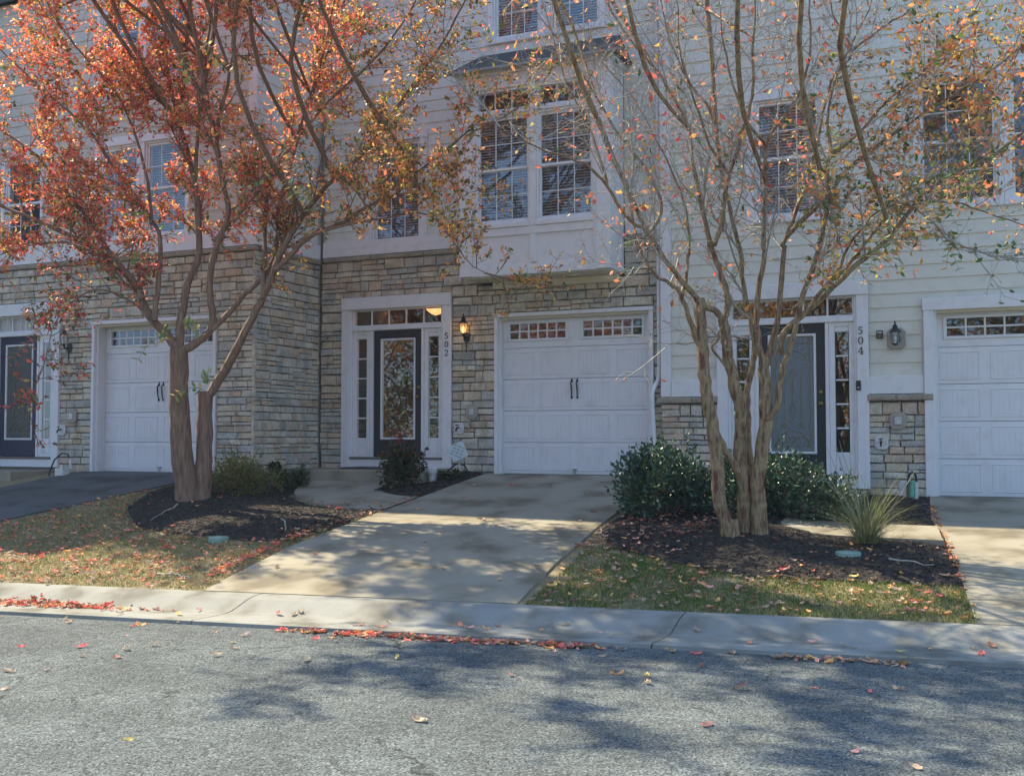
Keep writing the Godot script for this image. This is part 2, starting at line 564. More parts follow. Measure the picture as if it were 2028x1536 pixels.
func set_stones(house: Node3D, all: Array) -> void:
	all.sort_custom(func(a, b): return a[3] > b[3])
	var veneer := part("stone_veneer", house)
	var rest := {}
	for i in all.size():
		var s: Array = all[i]
		if i < 290:
			var o := put("stone", M["stone_mesh%d" % s[1]], M["stone%d" % s[2]], veneer)
			o.transform = s[0]
		else:
			if not rest.has(s[2]):
				rest[s[2]] = MB.new()
			var b: MB = rest[s[2]]
			var src: MB = stone_shapes[s[1]]
			var first := b.v.size()
			var nb: Basis = s[0].basis.inverse().transposed()
			for k in src.v.size():
				b.add(s[0] * src.v[k], (nb * src.n[k]).normalized())
			for k in src.idx:
				b.idx.append(first + k)
	if rest.size():
		var m := ArrayMesh.new()
		for k in rest:
			m.add_surface_from_arrays(Mesh.PRIMITIVE_TRIANGLES, rest[k].arrays())
			m.surface_set_material(m.get_surface_count() - 1, M["stone%d" % k])
		put("small_stones", m, null, house).set_meta("kind", "stuff")


func set_siding(house: Node3D, t: Transform3D, r: Rect2, holes: Array, m: Material, seed_ := 5, step := 0.183) -> void:
	rng.seed = seed_
	var g := part("siding", house)
	g.transform = t
	var y := r.position.y
	while y < r.end.y - 0.02:
		var h := minf(step, r.end.y - y)
		for q in without(Rect2(r.position.x, y, r.size.x, h), holes):
			# long runs are butted from two boards
			var cuts := [q.position.x, q.end.x]
			if q.size.x > 3.0:
				cuts.insert(1, q.position.x + q.size.x * rng.randf_range(0.25, 0.75))
			for k in cuts.size() - 1:
				var o := put("siding_board", lap_shape, m, g)
				var w: float = cuts[k + 1] - cuts[k]
				o.transform = Transform3D(Basis.from_scale(Vector3(w - (0.002 if cuts.size() > 2 else 0.0), q.size.y + (0.0 if q.size.y < h - 0.01 else 0.012), 1.0)), Vector3(cuts[k], q.position.y, 0))
		y += step


# ---------------------------------------------------------------- windows, doors

# a grid of panes with muntins between; each pane is a part
func lights(parent: Node3D, x0: float, x1: float, y0: float, y1: float, z: float, cols: int, rows: int, bar: float, glass: Material, frame: Material) -> void:
	var b := MB.new()
	for k in range(1, cols):
		var x := x0 + (x1 - x0) * k / cols
		b.cbox(Vector3(x - bar / 2, y0, z - 0.012), Vector3(x + bar / 2, y1, z + 0.008), 0.003)
	for k in range(1, rows):
		var y := y0 + (y1 - y0) * k / rows
		b.cbox(Vector3(x0, y - bar / 2, z - 0.012), Vector3(x1, y + bar / 2, z + 0.006), 0.003)
	if cols * rows > 1:
		build("muntin_grid", b, frame, parent)
	for i in cols:
		for j in rows:
			var l := MB.new()
			var px := x0 + (x1 - x0) * i / cols
			var py := y0 + (y1 - y0) * j / rows
			var qx := x0 + (x1 - x0) * (i + 1) / cols
			var qy := y0 + (y1 - y0) * (j + 1) / rows
			# old panes never sit quite in one plane
			var a := rng.randf_range(-0.0012, 0.0012)
			var e := rng.randf_range(-0.0012, 0.0012)
			l.quad(Vector3(px, py, z + a), Vector3(qx, py, z + e), Vector3(qx, qy, z - a), Vector3(px, qy, z - e))
			build("pane", l, glass, parent)


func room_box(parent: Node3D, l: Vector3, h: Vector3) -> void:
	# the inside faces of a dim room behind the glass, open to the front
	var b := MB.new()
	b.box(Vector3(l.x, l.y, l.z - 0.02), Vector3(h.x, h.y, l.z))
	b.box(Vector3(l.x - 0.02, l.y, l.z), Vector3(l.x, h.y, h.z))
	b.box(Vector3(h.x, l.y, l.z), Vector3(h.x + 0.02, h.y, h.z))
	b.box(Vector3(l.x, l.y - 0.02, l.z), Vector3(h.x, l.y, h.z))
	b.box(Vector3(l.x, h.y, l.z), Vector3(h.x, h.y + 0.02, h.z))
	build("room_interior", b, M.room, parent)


func frame_boards(parent: Node3D, called: String, x0: float, x1: float, y0: float, y1: float, wx: float, wy: float, z0: float, z1: float, m: Material, e := 0.005) -> void:
	var b := MB.new()
	b.cbox(Vector3(x0, y0, z0), Vector3(x0 + wx, y1, z1), e)
	b.cbox(Vector3(x1 - wx, y0, z0), Vector3(x1, y1, z1), e)
	b.cbox(Vector3(x0 + wx, y0, z0), Vector3(x1 - wx, y0 + wy, z1), e)
	b.cbox(Vector3(x0 + wx, y1 - wy, z0), Vector3(x1 - wx, y1, z1), e)
	build(called, b, m, parent)


# a double-hung window; the rectangle is the clear opening between the casings
func sash_window(house: Node3D, x0: float, x1: float, y0: float, y1: float, z: float, opt := {}) -> void:
	var w := part("window", house, Vector3(x0, y0, z))
	var W := x1 - x0
	var H := y1 - y0
	var cs: float = opt.get("side", 0.11)
	var ch: float = opt.get("head", 0.14)
	var cb: float = opt.get("foot", 0.07)
	var ears: float = opt.get("ears", 0.015)
	if opt.get("casing", true):
		boxed("casing_board", Vector3(-cs, -cb, 0.0), Vector3(0, H + 0.0, 0.034), M.white, w, 0.006)
		boxed("casing_board", Vector3(W, -cb, 0.0), Vector3(W + cs, H, 0.034), M.white, w, 0.006)
		boxed("head_casing", Vector3(-cs - ears, H, 0.0), Vector3(W + cs + ears, H + ch, 0.042), M.white, w, 0.006)
	boxed("window_sill", Vector3(0, -cb, 0.0), Vector3(W, 0, 0.046), M.white, w, 0.008)
	frame_boards(w, "frame", 0, W, 0, H, 0.03, 0.03, -0.14, 0.006, M.vinyl)
	var mid: float = opt.get("mid", 0.5) * H
	for k in 2:
		var a := 0.03 if k == 0 else mid - 0.015
		var b := mid + 0.02 if k == 0 else H - 0.03
		var zz := -0.045 if k == 0 else -0.02
		frame_boards(w, "sash", 0.03, W - 0.03, a, b, 0.035, 0.04, zz - 0.03, zz, M.vinyl, 0.004)
		lights(w, 0.065, W - 0.065, a + 0.04, b - 0.04, zz - 0.016, opt.get("cols", 3), opt.get("rows", 2), 0.013, M.glass, M.vinyl)
	if opt.get("blind", true):
		var s := MB.new()
		var y := 0.05
		while y < H - 0.03:
			var dy := 0.016
			s.quad(Vector3(0.035, y - dy, -0.105), Vector3(W - 0.035, y - dy, -0.105), Vector3(W - 0.035, y + dy, -0.135), Vector3(0.035, y + dy, -0.135))
			y += 0.042
		for x in [0.18, W - 0.18]:
			s.box(Vector3(x - 0.004, 0.03, -0.124), Vector3(x + 0.004, H - 0.03, -0.120))
		build("blind", s, M.blind, w)
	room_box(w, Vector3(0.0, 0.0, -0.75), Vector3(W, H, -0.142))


func caming(parent: Node3D, x0: float, x1: float, y0: float, y1: float, z: float, m: Material) -> void:
	var b := MB.new()
	var W := x1 - x0
	var H := y1 - y0
	var p := func(u: float, v: float): return Vector3(x0 + u * W, y0 + v * H, z)
	var lines := [
		[[0.1, 0.0], [0.1, 1.0]], [[0.9, 0.0], [0.9, 1.0]], [[0.0, 0.94], [1.0, 0.94]], [[0.0, 0.05], [1.0, 0.05]],
		[[0.3, 0.2], [0.3, 0.72]], [[0.7, 0.2], [0.7, 0.72]], [[0.5, 0.26], [0.5, 0.32]], [[0.5, 0.42], [0.5, 0.62]],
		[[0.5, 0.32], [0.58, 0.37], [0.5, 0.42], [0.42, 0.37], [0.5, 0.32]], [[0.5, 0.62], [0.58, 0.67], [0.5, 0.72], [0.42, 0.67], [0.5, 0.62]],
		[[0.3, 0.2], [0.36, 0.225], [0.3, 0.25], [0.24, 0.225], [0.3, 0.2]], [[0.7, 0.2], [0.76, 0.225], [0.7, 0.25], [0.64, 0.225], [0.7, 0.2]]]
	for c in [[0.5, 0.06, 0.36], [0.3, 0.06, 0.2], [0.7, 0.06, 0.2], [0.5, 0.06, 0.2]]:
		var arc := []
		for k in 9:
			var a := PI * k / 8
			arc.append([c[0] + c[2] * cos(a), c[1] + c[2] * sin(a) * 0.33])
		lines.append(arc)
	var top := []
	for k in 9:
		var a := PI * k / 8
		top.append([0.5 + 0.4 * cos(a), 0.72 + 0.4 * sin(a) * 0.4])
	lines.append(top)
	for l in lines:
		var pts := []
		var r := []
		for q in l:
			pts.append(p.call(q[0], q[1]))
			r.append(0.0035)
		b.tube(pts, r, 4)
	build("caming", b, m, parent)


# an entry: door, two sidelights and a transom in a wide white surround
func entry(house: Node3D, cx: float, sill: float, z: float, style: String) -> void:
	var s := part("door_surround", house, Vector3(cx, sill, z))
	var out := 1.02
	var top := 2.61
	boxed("surround_board", Vector3(-out, -0.17, -0.02), Vector3(-out + 0.15, top - 0.2, 0.03), M.white, s, 0.006)
	boxed("surround_board", Vector3(out - 0.15, -0.17, -0.02), Vector3(out, top - 0.2, 0.03), M.white, s, 0.006)
	boxed("surround_head", Vector3(-out, top - 0.2, -0.02), Vector3(out, top, 0.045), M.white, s, 0.008)
	boxed("riser_board", Vector3(-out + 0.15, -0.17, -0.02), Vector3(out - 0.15, -0.035, 0.012), M.white, s, 0.004)
	boxed("threshold", Vector3(-out + 0.16, -0.035, -0.14), Vector3(out - 0.16, -0.002, 0.03), M.bronze, s, 0.006)
	boxed("jamb", Vector3(-0.87, 0, -0.16), Vector3(-0.835, top - 0.2, -0.0), M.white, s, 0.004)
	boxed("jamb", Vector3(0.835, 0, -0.16), Vector3(0.87, top - 0.2, -0.0), M.white, s, 0.004)
	boxed("mullion", Vector3(-0.50, 0, -0.16), Vector3(-0.452, 2.062, -0.03), M.white, s, 0.005)
	boxed("mullion", Vector3(0.452, 0, -0.16), Vector3(0.50, 2.062, -0.03), M.white, s, 0.005)
	boxed("transom_bar", Vector3(-0.835, 2.062, -0.16), Vector3(0.835, 2.13, -0.012), M.white, s, 0.008)
	# transom
	var t := part("transom_window", house, Vector3(cx, sill, z))
	frame_boards(t, "frame", -0.835, 0.835, 2.13, top - 0.2, 0.025, 0.025, -0.12, -0.03, M.white)
	lights(t, -0.81, 0.81, 2.155, top - 0.225, -0.06, 5, 1, 0.026, M.door_glass, M.white)
	# sidelights
	for k in [-1, 1]:
		var l := part("sidelight", house, Vector3(cx + k * 0.668, sill, z))
		frame_boards(l, "frame", -0.167, 0.167, 0.0, 2.062, 0.075, 0.06, -0.11, -0.045, M.white, 0.006)
		boxed("lower_panel", Vector3(-0.092, 0.06, -0.11), Vector3(0.092, 0.31, -0.052), M.white, l, 0.01)
		boxed("upper_panel", Vector3(-0.092, 1.93, -0.11), Vector3(0.092, 2.002, -0.052), M.white, l, 0.01)
		lights(l, -0.08, 0.08, 0.31, 1.93, -0.066, 1, 5, 0.022, M.door_glass, M.white)
	# the door
	var d := part("entry_door", house, Vector3(cx, sill, z))
	var paint: Material = M.navy_door if style == "navy" else M.dark_door
	var leaf := MB.new()
	for q in without(Rect2(-0.45, 0.004, 0.9, 2.054), [Rect2(-0.305, 0.305, 0.61, 1.60)]):
		leaf.box(Vector3(q.position.x, q.position.y, -0.125), Vector3(q.end.x, q.end.y, -0.075))
	build("door_leaf", leaf, paint, d)
	frame_boards(d, "lite_frame", -0.325, 0.325, 0.285, 1.925, 0.032, 0.032, -0.12, -0.062, M.white, 0.008)
	var g := MB.new()
	g.quad(Vector3(-0.295, 0.315, -0.09), Vector3(0.295, 0.315, -0.09), Vector3(0.295, 1.895, -0.0905), Vector3(-0.295, 1.895, -0.0905))
	build("door_glass", g, M.door_glass if style == "clear" else M.lace_glass if style == "lace" else M.dark_lace, d)
	if style != "clear":
		caming(d, -0.29, 0.29, 0.32, 1.89, -0.086, M.came if style == "lace" else M.lead)
	var kn := MB.new()
	var metal: Material = M.steel if style == "navy" else M.brass
	for y in [0.97, 1.12]:
		kn.tube([Vector3(0.39, y, -0.075), Vector3(0.39, y, -0.062), Vector3(0.39, y, -0.058)], [0.031, 0.031, 0.026], 14, true)
	kn.tube([Vector3(0.39, 0.97, -0.062), Vector3(0.39, 0.97, -0.03), Vector3(0.39, 0.97, -0.022), Vector3(0.39, 0.97, -0.004), Vector3(0.39, 0.97, 0.004)], [0.012, 0.012, 0.026, 0.028, 0.016], 12, true)
	build("door_knob", kn, metal, d)
	# hall behind the glass
	var hall := part("entry_hall", house, Vector3(cx, sill, z))
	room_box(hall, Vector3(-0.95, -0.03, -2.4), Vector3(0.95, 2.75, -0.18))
	if style == "navy":
		var c := MB.new()
		for k in 60:
			var x0 := -0.82 + 1.64 * k / 60
			var x1 := -0.82 + 1.64 * (k + 1) / 60
			var za := -0.09 + 0.018 * sin(k * 1.9) + 0.01 * sin(k * 0.7)
			var zb := -0.09 + 0.018 * sin((k + 1) * 1.9) + 0.01 * sin((k + 1) * 0.7)
			c.quad(Vector3(x0, 2.15, za), Vector3(x1, 2.15, zb), Vector3(x1, 2.42, zb - 0.01), Vector3(x0, 2.42, za - 0.01))
		build("curtain", c, M.curtain, hall)


# a sectional garage door, 2.44 m square, set back in its opening
func garage(house: Node3D, cx: float, floor_y: float, z: float, back: float, panes: int, with_handles: bool, head := 0.06, side := 0.06) -> void:
	var t := part("garage_surround", house, Vector3(cx, floor_y, z))
	boxed("side_trim", Vector3(-1.22 - side, 0.0, -0.03), Vector3(-1.22, 2.42, 0.028), M.white, t, 0.006)
	boxed("side_trim", Vector3(1.22, 0.0, -0.03), Vector3(1.22 + side, 2.42, 0.028), M.white, t, 0.006)
	boxed("head_trim", Vector3(-1.22 - side - 0.012, 2.42, -0.03), Vector3(1.22 + side + 0.012, 2.42 + head, 0.036), M.white, t, 0.006)
	boxed("door_stop", Vector3(-1.26, 0.0, -back - 0.01), Vector3(-1.185, 2.42, -0.03), M.white, t, 0.003)
	boxed("door_stop", Vector3(1.185, 0.0, -back - 0.01), Vector3(1.26, 2.42, -0.03), M.white, t, 0.003)
	boxed("head_stop", Vector3(-1.185, 2.385, -back - 0.01), Vector3(1.185, 2.45, -0.03), M.cream, t, 0.003)
	var d := part("garage_door", house, Vector3(cx, floor_y, z - back))
	var sh := 0.484
	for r in 5:
		var y0 := 0.012 + r * sh
		var y1 := y0 + sh - 0.005
		var b := MB.new()
		if r < 4:
			b.cbox(Vector3(-1.22, y0, -0.06), Vector3(1.22, y1, -0.012), 0.006)
			for k in 4:
				var x0 := -1.22 + 0.61 * k + 0.06
				var x1 := x0 + 0.49
				# a stamped panel: a raised rim round beads of board
				b.cbox(Vector3(x0, y0 + 0.055, -0.013), Vector3(x1, y0 + 0.075, -0.004), 0.006)
				b.cbox(Vector3(x0, y1 - 0.075, -0.013), Vector3(x1, y1 - 0.055, -0.004), 0.006)
				b.cbox(Vector3(x0, y0 + 0.075, -0.013), Vector3(x0 + 0.02, y1 - 0.075, -0.004), 0.006)
				b.cbox(Vector3(x1 - 0.02, y0 + 0.075, -0.013), Vector3(x1, y1 - 0.075, -0.004), 0.006)
				for s in 7:
					var xa := x0 + 0.028 + s * (0.434 / 7)
					b.cbox(Vector3(xa, y0 + 0.083, -0.013), Vector3(xa + 0.434 / 7 - 0.003, y1 - 0.083, -0.0085), 0.0025)
		else:
			var holes := [Rect2(-1.08, y0 + 0.13, 0.95, 0.25), Rect2(0.13, y0 + 0.13, 0.95, 0.25)]
			for q in without(Rect2(-1.22, y0, 2.44, y1 - y0), holes):
				b.box(Vector3(q.position.x, q.position.y, -0.06), Vector3(q.end.x, q.end.y, -0.012))
		build("door_section", b, M.garage, d)
	for h in [-1.08, 0.13]:
		var y0 := 0.012 + 4 * sh + 0.13
		frame_boards(d, "window_frame", h - 0.03, h + 0.98, y0 - 0.03, y0 + 0.28, 0.045, 0.04, -0.03, 0.006, M.garage, 0.006)
		lights(d, h + 0.015, h + 0.935, y0 + 0.01, y0 + 0.24, -0.022, panes, 2, 0.024, M.glass, M.garage)
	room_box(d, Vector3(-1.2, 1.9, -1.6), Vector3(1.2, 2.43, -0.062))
	boxed("bottom_seal", Vector3(-1.22, -0.004, -0.055), Vector3(1.22, 0.014, -0.016), M.black_plastic, d, 0.002)
	if with_handles:
		for x in [-0.045, 0.045]:
			var p := MB.new()
			p.tube([Vector3(x, 1.17, 0.0), Vector3(x + 0.004, 1.20, 0.012), Vector3(x + 0.012, 1.26, 0.034), Vector3(x + 0.012, 1.33, 0.04), Vector3(x - 0.006, 1.39, 0.026), Vector3(x - 0.004, 1.42, 0.0)], [0.008, 0.009, 0.011, 0.012, 0.010, 0.008], 8, true)
			for yy in [[1.17, -1.0], [1.42, 1.0]]:
				var s: float = yy[1]
				p.prism(Vector3(x, yy[0], -0.012), [Vector2(0, -0.022), Vector2(0.017, 0), Vector2(0.010, 0.018), Vector2(0, 0.05 if s > 0 else 0.024), Vector2(-0.010, 0.018), Vector2(-0.017, 0)], 0.014, 0.003)
			build("handle", p, M.iron, d)
		var q := MB.new()
		q.box(Vector3(-0.03, 0.085, -0.012), Vector3(0.03, 0.10, 0.03))
		q.tube([Vector3(-0.015, 0.09, 0.02), Vector3(-0.015, 0.03, 0.012)], [0.006, 0.006], 6, true)
		q.tube([Vector3(0.015, 0.09, 0.02), Vector3(0.015, 0.03, 0.012)], [0.006, 0.006], 6, true)
		build("lift_handle", q, M.steel, d)


# ---------------------------------------------------------------- houses

func house_shell(house: Node3D, x0: float, x1: float, z: float, holes: Array, eave: float, low: float, over := 0.0, front := 0.28) -> void:
	# a closed body behind the front: front wall with its openings, sides, back and roof
	slab_wall("front_wall", house, Transform3D.IDENTITY, Rect2(x0, low, x1 - x0, eave - low), holes, z - 0.22, z - 0.062, M.core)
	var b := MB.new()
	b.box(Vector3(x0, low, z - 9.0), Vector3(x0 + 0.15, eave, z - 0.225))
	b.box(Vector3(x1 - 0.15, low, z - 9.0), Vector3(x1, eave, z - 0.225))
	b.box(Vector3(x0 + 0.15, low, z - 9.0), Vector3(x1 - 0.15, eave, z - 8.85))
	build("outer_wall", b, M.siding_tan, house)
	var r := MB.new()
	var f := z + front
	var k := z - 9.3
	var mid := (f + k) / 2
	var top := eave + (f - mid) * 0.42
	for s in [[f, mid], [k, mid]]:
		var a: float = s[0]
		var e: float = s[1]
		var p := [Vector3(x0, eave, a), Vector3(x1 + over, eave, a), Vector3(x1 + over, top, e), Vector3(x0, top, e)]
		var lift := Vector3(0, 0.12, 0)
		if a > e:
			r.quad(p[0] + lift, p[1] + lift, p[2] + lift, p[3] + lift)
			r.quad(p[1], p[0], p[3], p[2])
			r.quad(p[0], p[1], p[1] + lift, p[0] + lift)
		else:
			r.quad(p[1] + lift, p[0] + lift, p[3] + lift, p[2] + lift)
			r.quad(p[0], p[1], p[2], p[3])
			r.quad(p[1], p[0], p[0] + lift, p[1] + lift)
	for x in [x0 + 0.001, x1 - 0.001]:
		r.tri(Vector3(x, eave, f), Vector3(x, top, mid), Vector3(x, eave, k))
	build("roof", r, M.shingle, house)


func octagon(w: float, h: float, cut: float) -> Array:
	return [Vector2(-w + cut, -h), Vector2(w - cut, -h), Vector2(w, -h + cut), Vector2(w, h - cut), Vector2(w - cut, h), Vector2(-w + cut, h), Vector2(-w, h - cut), Vector2(-w, -h + cut)]


func middle_house() -> void:
	var h := thing("townhouse", "grey townhouse with stone ground floor, box bay window and door numbered 502", "house")
	var eave := 8.75
	var door := Rect2(-3.98, 0.2, 1.80, 2.55)
	var gate := Rect2(-1.25, -0.3, 2.44, 2.73)
	var door_out := Rect2(-4.10, -0.3, 2.04, 3.16)
	var gate_out := Rect2(-1.31, -0.3, 2.56, 2.79)
	var win := Rect2(-3.56, 3.74, 0.90, 1.66)
	var bay := Rect2(-1.55, 2.95, 2.28, 3.3)
	var up1 := Rect2(-1.36, 6.80, 0.80, 1.6)
	var up2 := Rect2(-0.38, 6.80, 0.80, 1.6)
	house_shell(h, -4.54, 1.37, 0.0, [door, gate, win, bay, up1, up2], eave, -1.2, 0.0, 0.62)
	var face := Transform3D(Basis.IDENTITY, Vector3(0, 0, -0.055))
	slab_wall("mortar_bed", h, Transform3D.IDENTITY, Rect2(-4.54, -0.9, 5.91, 4.40), [door_out, gate_out, bay], -0.061, -0.046, M.mortar)
	set_stones(h, lay_stones(face, Rect2(-4.53, -0.35, 5.90, 3.83), [door_out, gate_out, Rect2(-1.62, 2.93, 2.42, 1.0)], 101))
	var ledge := part("stone_ledge", h)
	for q in [[-4.46, -3.55], [-3.546, -2.56], [-2.556, -1.62], [0.82, 1.37]]:
		boxed("ledge_stone", Vector3(q[0], 3.475, -0.06), Vector3(q[1], 3.545, 0.035), M.ledge, ledge, 0.012)
	boxed("band_board", Vector3(-4.50, 3.56, -0.06), Vector3(-1.62, 3.69, 0.0), M.white, h, 0.004)
	boxed("band_board", Vector3(-4.50, 3.692, -0.06), Vector3(-1.62, 3.81, -0.008), M.white, h, 0.004)
	boxed("band_board", Vector3(0.82, 3.56, -0.06), Vector3(1.37, 3.81, -0.004), M.white, h, 0.004)
	set_siding(h, Transform3D(Basis.IDENTITY, Vector3(0, 0, -0.06)), Rect2(-4.50, 3.80, 5.87, eave - 3.80), [win, Rect2(-1.62, 3.0, 2.42, 3.28), up1, up2], M.siding_grey)
	entry(h, -3.08, 0.25, 0.0, "clear")
	garage(h, -0.03, 0.0, 0.0, 0.11, 6, true)
	sash_window(h, -3.56, -2.66, 3.74, 5.40, -0.05, {"side": 0.13})
	sash_window(h, -1.36, -0.56, 6.80, 8.40, -0.05, {"side": 0.089, "ears": 0.0})
	sash_window(h, -0.38, 0.42, 6.80, 8.40, -0.05, {"side": 0.089, "ears": 0.0})
	# the box bay
	var b := part("bay_window", h)
	var z := 0.60
	var y0 := 2.99
	var y1 := 6.02
	boxed("corner_board", Vector3(-1.62, y0, z - 0.14), Vector3(-1.40, y1, z), M.white, b, 0.006)
	boxed("corner_board", Vector3(0.58, y0, z - 0.14), Vector3(0.80, y1, z), M.white, b, 0.006)
	var sides := MB.new()
	for x in [-1.60, 0.74]:
		sides.box(Vector3(x, y0, -0.06), Vector3(x + 0.04, y1, z - 0.14))
	build("side_wall", sides, M.white, b)
	boxed("side_trim", Vector3(0.781, y0, 0.0), Vector3(0.80, y1, 0.09), M.white, b, 0.003)
	boxed("side_trim", Vector3(0.781, y0, 0.1), Vector3(0.795, y0 + 0.2, z - 0.14), M.white, b, 0.003)
	var body := MB.new()
	var o1 := Rect2(-1.36, 3.76, 0.90, 1.64)
	var o2 := Rect2(-0.36, 3.76, 0.90, 1.64)
	var t1 := Rect2(-1.36, 5.46, 0.90, 0.34)
	var t2 := Rect2(-0.36, 5.46, 0.90, 0.34)
	for q in without(Rect2(-1.40, y0, 1.98, y1 - y0), [o1, o2, t1, t2]):
		body.box(Vector3(q.position.x, q.position.y, z - 0.10), Vector3(q.end.x, q.end.y, z - 0.035))
	build("bay_face", body, M.white, b)
	for q in [[-1.40, 0.58, 3.0, 3.13], [-1.36, 0.54, 3.57, 3.69], [-0.46, -0.36, 3.13, 3.57], [-0.46, -0.36, 3.69, y1], [-1.40, -1.36, 3.13, y1], [0.54, 0.58, 3.13, y1], [-1.36, -0.46, 5.405, 5.455], [-0.36, 0.54, 5.405, 5.455], [-1.36, -0.46, 5.805, y1], [-0.36, 0.54, 5.805, y1]]:
		boxed("panel_board", Vector3(q[0] + 0.001, q[2] + 0.001, z - 0.035), Vector3(q[1] - 0.001, q[3] - 0.001, z - 0.008), M.white, b, 0.006)
	boxed("drip_board", Vector3(-1.40, y0 - 0.012, z - 0.2), Vector3(0.58, y0 + 0.10, z + 0.004), M.white, b, 0.006)
	var under := MB.new()
	under.box(Vector3(-1.58, y0 - 0.02, -0.02), Vector3(0.76, y0 + 0.02, z - 0.14))
	build("soffit", under, M.cream, b)
	boxed("ledger_board", Vector3(-1.30, y0 - 0.13, 0.01), Vector3(0.74, y0 - 0.022, 0.10), M.cream, b, 0.008)
	for o in [o1, o2]:
		sash_window(h, o.position.x, o.end.x, o.position.y, o.end.y, z - 0.035, {"casing": false})
	for o in [t1, t2]:
		var t := part("bay_transom", h, Vector3(o.position.x, o.position.y, z - 0.035))
		frame_boards(t, "frame", 0, o.size.x, 0, o.size.y, 0.035, 0.035, -0.1, 0.0, M.vinyl)
		lights(t, 0.035, o.size.x - 0.035, 0.035, o.size.y - 0.035, -0.03, 3, 1, 0.016, M.glass, M.vinyl)
		room_box(t, Vector3(0, 0, -0.5), Vector3(o.size.x, o.size.y, -0.11))
	boxed("frieze_board", Vector3(-1.66, 6.02, -0.06), Vector3(0.84, 6.10, z + 0.05), M.white, b, 0.01)
	var roof := MB.new()
	var e := 0.74
	var p := [Vector3(-1.76, 6.10, e), Vector3(0.94, 6.10, e), Vector3(0.74, 6.58, -0.04), Vector3(-1.56, 6.58, -0.04), Vector3(-1.76, 6.10, -0.04), Vector3(0.94, 6.10, -0.04)]
	roof.quad(p[0], p[1], p[2], p[3])
	roof.tri(p[1], p[5], p[2])
	roof.tri(p[4], p[0], p[3])
	roof.quad(p[4], p[5], p[1], p[0])
	build("bay_roof", roof, M.shingle, b)
	boxed("gutter", Vector3(-1.76, 6.055, e - 0.02), Vector3(0.94, 6.105, e + 0.012), M.core, b, 0.008)
	# downspout at the seam with the next house
	var d := MB.new()
	var path := [Vector3(1.30, 8.7, 0.06), Vector3(1.345, 8.4, 0.04), Vector3(1.345, 1.52, 0.04), Vector3(1.335, 1.40, 0.06), Vector3(1.29, 1.27, 0.15), Vector3(1.275, 1.18, 0.18), Vector3(1.30, 0.6, 0.18), Vector3(1.325, 0.12, 0.18), Vector3(1.33, 0.02, 0.24)]
	var rr := []
	for q in path:
		rr.append(0.034)
	d.tube(path, rr, 8, true)
	build("downspout", d, M.white, h)


func lower_house() -> void:
	# the house on the far side of the garage, floor a little lower
	var z := 0.15
	var f := -0.2
	var h := thing("townhouse", "cream clapboard townhouse with low stone base and door numbered 504", "house")
	var eave := 8.75
	var door := Rect2(2.34, 0.01, 1.80, 2.55)
	var gate := Rect2(5.07, -0.5, 2.44, 2.73)
	var wa := Rect2(2.76, 3.60, 0.90, 1.66)
	var wb := Rect2(4.92, 3.60, 0.96, 1.66)
	var wc := Rect2(6.01, 3.60, 0.96, 1.66)
	var ua := Rect2(2.80, 6.85, 0.82, 1.55)
	var ub := Rect2(4.97, 6.85, 0.90, 1.55)
	house_shell(h, 1.40, 9.2, z, [door, gate, wa, wb, wc, ua, ub], eave, -1.2)
	var face := Transform3D(Basis.IDENTITY, Vector3(0, 0, z - 0.055))
	var door_out := Rect2(2.26, -1.0, 1.96, 3.6)
	var gate_out := Rect2(5.01, -1.0, 2.56, 3.3)
	slab_wall("mortar_bed", h, Transform3D.IDENTITY, Rect2(1.40, -0.9, 3.62, 1.95), [door_out], z - 0.061, z - 0.046, M.mortar)
	set_stones(h, lay_stones(face, Rect2(1.40, -0.62, 3.62, 1.66), [door_out], 211, [7, 6, 6, 3, 7, 3, 1, 6, 7, 1, 1, 4]))
	var ledge := part("stone_ledge", h)
	for q in [[1.35, 1.86], [1.863, 2.23], [4.24, 4.60], [4.603, 5.06]]:
		boxed("ledge_stone", Vector3(q[0], 1.055, z - 0.06), Vector3(q[1], 1.135, z + 0.05), M.ledge, ledge, 0.014)
	boxed("band_board", Vector3(1.55, 1.145, z - 0.06), Vector3(2.24, 1.38, z - 0.004), M.white, h, 0.004)
	boxed("band_board", Vector3(4.23, 1.145, z - 0.06), Vector3(4.945, 1.38, z - 0.004), M.white, h, 0.004)
	boxed("corner_board", Vector3(1.40, 1.145, z - 0.16), Vector3(1.545, eave, z + 0.006), M.white, h, 0.006)
	set_siding(h, Transform3D(Basis.IDENTITY, Vector3(0, 0, z - 0.06)), Rect2(1.54, 1.375, 7.6, eave - 1.375), [Rect2(2.26, 1.0, 1.96, 1.62), Rect2(5.0, 1.0, 2.6, 1.30), wa, wb, wc, ua, ub], M.siding_cream, 8)
	entry(h, 3.24, 0.06, z, "lace")
	garage(h, 6.29, f, z, 0.13, 4, false, 0.16, 0.12)
	sash_window(h, 2.76, 3.66, 3.60, 5.26, z - 0.05, {"side": 0.12})
	sash_window(h, 4.92, 5.88, 3.60, 5.26, z - 0.05, {"side": 0.064, "ears": 0.0, "blind": false})
	sash_window(h, 6.01, 6.97, 3.60, 5.26, z - 0.05, {"side": 0.064, "ears": 0.0, "blind": false})
	sash_window(h, 2.80, 3.62, 6.85, 8.40, z - 0.05)
	sash_window(h, 4.97, 5.87, 6.85, 8.40, z - 0.05)


